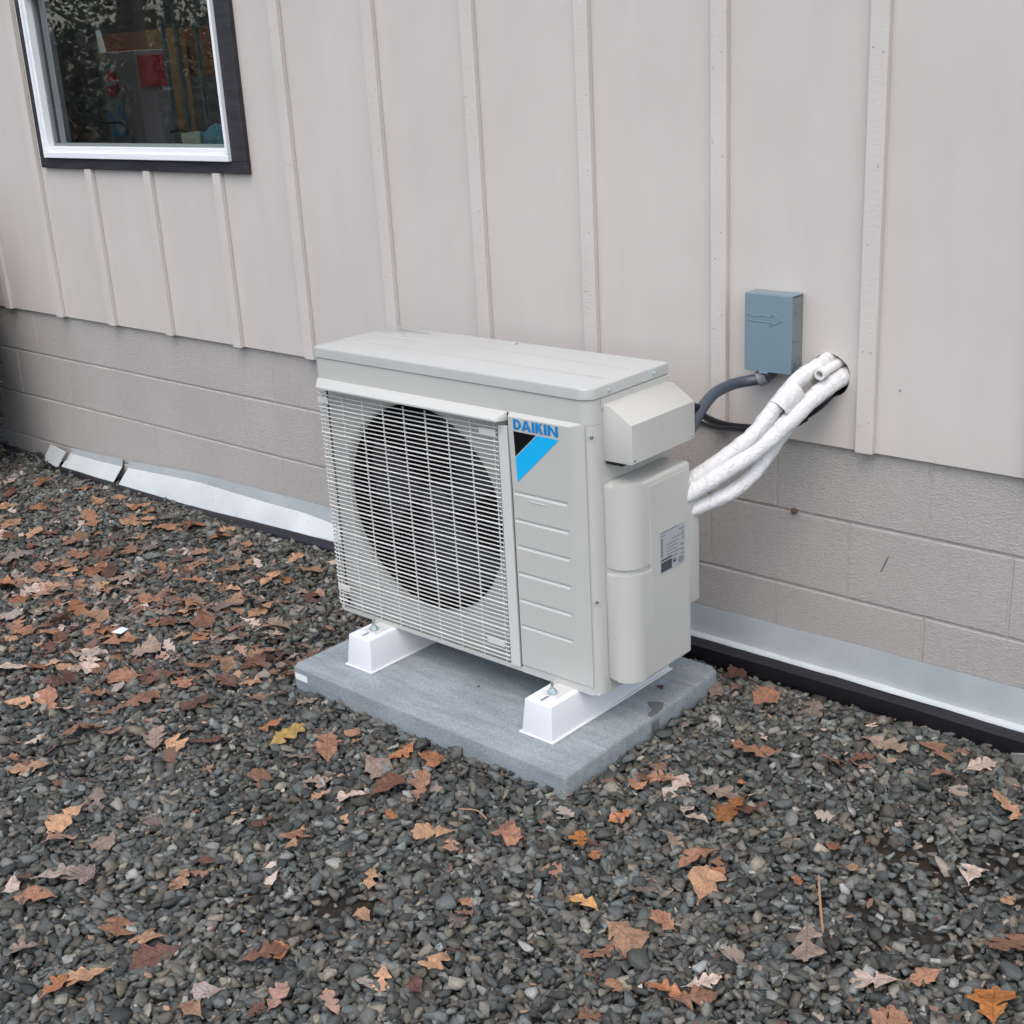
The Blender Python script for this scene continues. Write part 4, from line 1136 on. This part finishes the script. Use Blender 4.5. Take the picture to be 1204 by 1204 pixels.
mb = MB(); mb.poly([(lx + .0006, .229 + .012 * math.cos(2 * PI * i / 16), .289 + .008 * math.sin(2 * PI * i / 16)) for i in range(16)]); mb.build("label_seal", m_ink2.m, lab)
# feet under the cabinet, bolted to the risers
for a in (.803, .187):
    mb = MB(); mb.box(a - .024, a + .024, -.062, .30, -.0002, .0022, .0008); mb.box(a - .024, a - .022, -.02, .28, .002, .010); mb.build("foot_bracket", m_slat.m, U)

# ------------------------------------------------------------------ pipes, cables, disconnect box
Pz = (1.0, -.36, .15)
ls = thing("line_set", (1.16, -.02, .368), "bundle of white wrapped pipes running from the siding hole down behind the unit", "pipes")
OLS = (1.16, -.02, .368)
def wob(seed, turns=17):
    """tape laid in overlapping turns: a small step once per turn, plus dents"""
    def f(t, a, p):
        u = (t * turns + a / (2 * PI) + seed) % 1.0
        return 1 + .075 * (u - .5) + .10 * noise.noise(p * 30 + Vector((seed, 0, 0))) + .035 * noise.noise(p * 95) + .05 * math.cos(2 * a + seed)
    return f
A1 = [(1.135, .16, .42), (1.147, .05, .410), (1.150, -.04, .399), (1.126, -.10, .372), (1.108, -.17, .322), (1.088, -.235, .266), (1.053, -.29, .224), (1.005, -.355, .177), (.975, -.39, .152)]
B1 = [(1.200, .16, .36), (1.197, .06, .366), (1.188, -.03, .363), (1.158, -.10, .326), (1.130, -.17, .278), (1.098, -.235, .233), (1.066, -.30, .199), (1.015, -.37, .155), (.985, -.405, .135)]
C1 = [(1.155, .16, .33), (1.158, .05, .342), (1.152, -.03, .334), (1.120, -.09, .287), (1.100, -.15, .232), (1.086, -.215, .176), (1.064, -.28, .137), (1.012, -.35, .106), (.985, -.38, .095)]
MB(OLS).tube(A1, .0205, 26, 26, rfun=wob(1)).build("wrapped_pipe", m_wrap.m, ls, smooth=60)
MB(OLS).tube(B1, .0205, 26, 26, rfun=wob(5)).build("wrapped_pipe", m_wrap.m, ls, smooth=60)
MB(OLS).tube(C1, .0190, 26, 26, rfun=wob(9)).build("wrapped_pipe", m_wrap.m, ls, smooth=60)
# tape turn round the upper half of the bundle
mid = [(1.130, -.118, .350), (1.122, -.142, .334), (1.113, -.170, .312)]
def tape_r(t, a, p): return (1 + .10 * math.cos(2 * a + .4)) * (1 + .03 * noise.noise(Vector((t * 9, math.cos(a), math.sin(a)))))
MB(OLS).tube(mid, .0292, 26, 8, caps=False, rfun=tape_r).build("tape_wrap", m_wrap.m, ls, smooth=60)
pv = MB((1.176, -.03, .39)).tube([(1.178, .08, .402), (1.176, -.02, .396), (1.1735, -.088, .387)], .0118, 20, 6, caps=False).build("drain_pipe", m_pvc.m, None, smooth=60)
pv.location = (1.176, -.03, .39); tag(pv, "open end of a small white plastic drain pipe among the wrapped pipes", "pipe")
MB((1.176, -.03, .39)).tube([(1.178, .08, .402), (1.176, -.02, .396), (1.1735, -.088, .387)], .0088, 20, 6, caps=False).build("pipe_bore", m_pvc.m, pv, smooth=60)
mb = MB((1.176, -.03, .39)); dv = (Vector((1.1735, -.088, .387)) - Vector((1.1755, -.04, .3935))).normalized()
mb.lathe((1.1735, -.088, .387), dv, [(.0088, -.004), (.0088, .0008), (.0135, .0008), (.0135, -.022), (.0118, -.022)], 24).build("pipe_rim", m_pvc.m, pv, smooth=30)
cable("black_cable", [(.985, -.40, .32), (.972, -.345, .338), (.964, -.29, .328), (.952, -.23, .286), (.958, -.15, .248), (1.000, -.085, .231), (1.050, -.060, .234), (1.093, -.050, .252), (1.142, -.038, .290), (1.166, -.01, .322), (1.168, .06, .33)], .0088, m_cable.m,
      "thick black cable looping under the white pipes into the siding hole", "cable", 14)
cable("black_cable", [(.985, -.37, .33), (.972, -.30, .298), (.972, -.22, .262), (.988, -.14, .240), (1.012, -.09, .226), (1.06, -.06, .224), (1.12, -.045, .262)], .0055, m_cable.m,
      "thinner black cable running just under the thick one", "cable", 10)
cd = cable("flexible_conduit", [(1.022, -.045, .368), (1.012, -.048, .358), (.992, -.056, .3475), (.962, -.085, .343), (.952, -.13, .342), (.955, -.20, .338), (.966, -.27, .318), (.972, -.33, .280)], .0140, m_conduit.m,
      "smooth dark grey conduit curving from the grey box down behind the unit", "conduit", 18)
fo = Vector(cd.location)
MB(fo).tube([(1.008, -.0495, .3555), (.990, -.057, .347)], .0195, 18, spline=False).build("conduit_nut", m_fit.m, cd, smooth=30)
MB(fo).tube([(1.026, -.043, .372), (1.010, -.049, .357)], .0135, 18, spline=False).build("conduit_elbow", m_conduit.m, cd, smooth=30)
jb = thing("disconnect_box", (1.023, -.015, .371), "grey metal electrical box with embossed arrow mounted on the siding beside the pipes", "electrical box")
OJ = (1.023, -.015, .371)
JX0, JX1, JZ0, JZ1, JY = .9585, 1.088, .3715, .560, -.070
MB(OJ).box(JX0 + .003, JX1 - .002, JY + .006, -.0155, JZ0 + .005, JZ1 - .004, .0015).build("box_body", m_jside.m, jb)
mb = MB(OJ); mb.box(JX0, JX1, JY - .0015, JY + .004, JZ0, JZ1, .0012, 2); mb.box(JX0, JX1, JY + .004, -.018, JZ1 - .0015, JZ1 + .0005); mb.box(JX0 - .0002, JX0 + .001, JY + .004, -.03, JZ0 + .01, JZ1 - .003)
cov = mb.build("box_cover", m_jbox.m, jb)
arw = [(.968, .510), (.974, .5125), (.980, .5065), (1.004, .508), (1.010, .510), (1.032, .5075), (1.036, .5155), (1.060, .499), (1.030, .4845), (1.034, .4930), (1.004, .4945), (.980, .4945), (.970, .496)]
MB(OJ).tube([(x, JY - .0017, z) for x, z in arw] + [(arw[0][0], JY - .0017, arw[0][1])], .0014, 6, spline=False).build("embossed_arrow", m_jbox.m, cov)
mb = MB(OJ)
for i in range(6): mb.box(.982 + i * .0085, .9875 + i * .0085, JY - .0022, JY - .0014, .4985 + (i % 2) * .001, .5035)
mb.build("embossed_marks", m_jbox.m, cov)
MB(OJ).box(1.002, 1.026, JY - .008, JY, .3685, .3725, .0008).build("cover_tab", m_jbox.m, cov)
for z in (.40, .525):
    mb = MB(OJ); mb.lathe((JX1 - .002, -.042, z), (1, 0, 0), [(.0125, -.001), (.0125, .0010), (.0105, .0010), (.0105, .0002), (0, .0002)], 24); mb.build("knockout", m_jside.m, jb, smooth=30)
mb = MB(OJ); mb.box(JX1 - .002, JX1 - .0008, JY + .004, -.03, .45, .452); mb.box(JX1 - .002, JX1 - .0008, JY + .004, JY + .012, .415, .54); mb.build("side_edge", m_jside.m, jb)
# cocoon and scuffs on the wall
t = MB((1.068, -.004, .003)).lathe((1.068, -.006, .003), (0, -1, 0), [(.009, 0), (.008, .004), (.003, .007), (0, .007)], 9).build("mud_nest", Mat("mud", (.12, .065, .04), .9).m)
t.location = (1.068, -.004, .003); tag(t, "small brown mud dab stuck on a block joint right of the pipes", "mud dab")
m_scuff = Mat("scuff_dark", (.19, .18, .17), .9)
mb = MB(OB); mb.poly([(1.3055, -.0022, -.108), (1.309, -.0022, -.110), (1.3225, -.0022, -.080), (1.3275, -.0022, -.060), (1.322, -.0022, -.068)]); mb.build("scuff_mark", m_scuff.m, bw)
mb = MB(OS); mb.poly([(1.337, -.0155, .351), (1.3405, -.0155, .3505), (1.345, -.0155, .3565), (1.341, -.0155, .357)]); mb.build("nick", m_scuff.m, sw)

# ------------------------------------------------------------------ beyond the frame: unseen bush added to shade the wall, lawn edge trees (seen mirrored in the window)
def leaf_cloud(n, centre_fn, size, droop=.3):
    V_, F_, C_ = [], [], []
    c = np.array([centre_fn() for _ in range(n)])
    nrm = rng.normal(size=(n, 3)); nrm[:, 2] = np.abs(nrm[:, 2]) + droop; nrm /= np.linalg.norm(nrm, axis=1)[:, None]
    t = np.cross(nrm, rng.normal(size=(n, 3))); t /= np.linalg.norm(t, axis=1)[:, None]
    b = np.cross(nrm, t); s = rng.uniform(.6, 1.3, n)[:, None] * size
    V_ = np.stack([c - t * s, c - b * s * .5, c + t * s, c + b * s * .5], 1).reshape(-1, 3)
    F_ = np.arange(n * 4).reshape(n, 4)
    return V_, F_
def quads(name, V_, F_, mat, parent, origin):
    me = bpy.data.meshes.new(name)
    me.from_pydata((V_ - np.array(origin)).tolist(), [], F_.tolist()); me.update()
    return link(name, me, mat, parent)
def foliage_mat(nm, c):
    m = Mat(nm, c, .6, spec=.3); m.vary(m.tex(1.5, 3), .6, 1.5).vary(m.tex(9, 2), .7, 1.3); return m.m
m_fg = foliage_mat("evergreen_leaves", (.035, .05, .025)); m_fo = foliage_mat("autumn_leaves", (.17, .10, .04)); m_fb = foliage_mat("brown_thicket", (.075, .055, .035))
m_bark = Mat("tree_bark", (.09, .075, .06), .9); m_bark.bump(m_bark.tex(12, 5, stretch=(1, 1, .2)), .8, .04)
sh = thing("shade_shrub", (-3.12, -.66, -.5), "unseen dark bush added beyond the left edge to shade the wall", "shade_shrub")
def shc():
    d = rng.normal(size=3); d /= np.linalg.norm(d); r = rng.uniform(.55, 1) ** .5
    return np.array([-3.13 + d[0] * .56 * r, -.47 + d[1] * .44 * r, 0.06 + d[2] * .92 * r])
V_, F_ = leaf_cloud(13000, shc, .036); quads("foliage", V_, F_, m_fb, sh, (-3.12, -.66, -.5))
mb = MB((-3.12, -.66, -.5))
for i in range(9):
    a = i * .7; mb.tube([(-3.12, -.66, -.55), (-3.12 + .18 * math.cos(a), -.66 + .14 * math.sin(a), -.2), (-3.12 + .42 * math.cos(a), -.66 + .3 * math.sin(a), .3 + .1 * math.sin(i))], .008, 5, 4)
mb.build("stems", m_bark.m, sh)
trees = [(-9.5, -5.2, 6.5, 0), (-11.5, -7.8, 8, 1), (-14.5, -7.0, 9, 0), (-13, -10.5, 7.5, 2), (-17, -10, 9, 1), (-8.2, -8.6, 7, 2), (-18.5, -13, 10, 0), (-11.5, -13, 9, 1),
         (-21, -9, 9, 2), (-5.2, -13.5, 9, 0), (-15.5, -15.5, 10, 1), (-1.5, -16, 10, 2), (3.5, -15, 9, 0), (8.5, -14, 10, 1), (-23, -15, 10, 1), (-7.5, -17, 11, 1)]
tn = ['tall evergreen tree with dark crown', 'autumn tree with brownish yellow crown', 'bare looking tree with thin olive brown crown']
for i, (x, y, h, kd) in enumerate(trees):
    zg = gz(x, y)
    tr_ = thing("yard_tree", (x, y, zg), f"{tn[kd]} in the yard behind the camera", "tree", "yard trees behind the camera")
    lean = random.uniform(-.3, .3)
    mb = MB((x, y, zg)); top = Vector((x + lean, y + .2, zg + h * .9))
    mb.tube([(x, y, zg - .2), (x + lean * .3, y, zg + h * .35), top], .15, 9, 6, rfun=lambda t, a, p: 1.15 - t * .95)
    for k in range(9):
        t_ = .22 + .07 * k; a = k * 2.4 + i; p0 = Vector((x + lean * t_, y, zg + h * t_)); l_ = h * .24 * (1.15 - t_)
        mb.tube([p0, p0 + Vector((math.cos(a) * l_ * .5, math.sin(a) * l_ * .5, l_ * .25)), p0 + Vector((math.cos(a) * l_, math.sin(a) * l_, l_ * .6))], .035, 5, 3, rfun=lambda t, a_, p: 1.1 - t * .9)
    mb.build("trunk", m_bark.m, tr_, smooth=60)
    cl = [(rng.uniform(0, 2 * PI), rng.uniform(.24, 1), rng.uniform(.35, 1)) for _ in range(26)]
    def cc(x=x, y=y, zg=zg, h=h, cl=cl, kd=kd):
        a, u, r = cl[rng.integers(len(cl))]
        rad = h * (.26 * (1.12 - u) if kd == 0 else .25 * math.sin(PI * min(u, .96)) ** .6)
        q = rng.normal(size=3) * h * .035
        return np.array([x + math.cos(a) * rad * r + q[0], y + math.sin(a) * rad * r + q[1], zg + h * u + q[2]])
    V_, F_ = leaf_cloud([4600, 3200, 2300][kd], cc, .05); quads("crown", V_, F_, [m_fg, m_fo, m_fb][kd], tr_, (x, y, zg))
def hedge():
    t = rng.random(); x = -25 + 36 * t; y = -12.5 - 4.5 * math.sin(t * 3.1) + rng.normal() * .8
    if x < -8: y = -4.5 - (x + 25) * .62 + rng.normal() * .7
    return np.array([x, y, -.5 + (rng.random() * 2.3 if rng.random() < .8 else abs(rng.normal()) * 1.6)])
V_, F_ = leaf_cloud(50000, hedge, .1)
tag(quads("thicket", V_, F_, m_fb, None, (0, 0, 0)), "brown undergrowth thicket at the edge of the yard", None, None, 'stuff')

print("objects", len(bpy.data.objects), "leaves", leafcount)
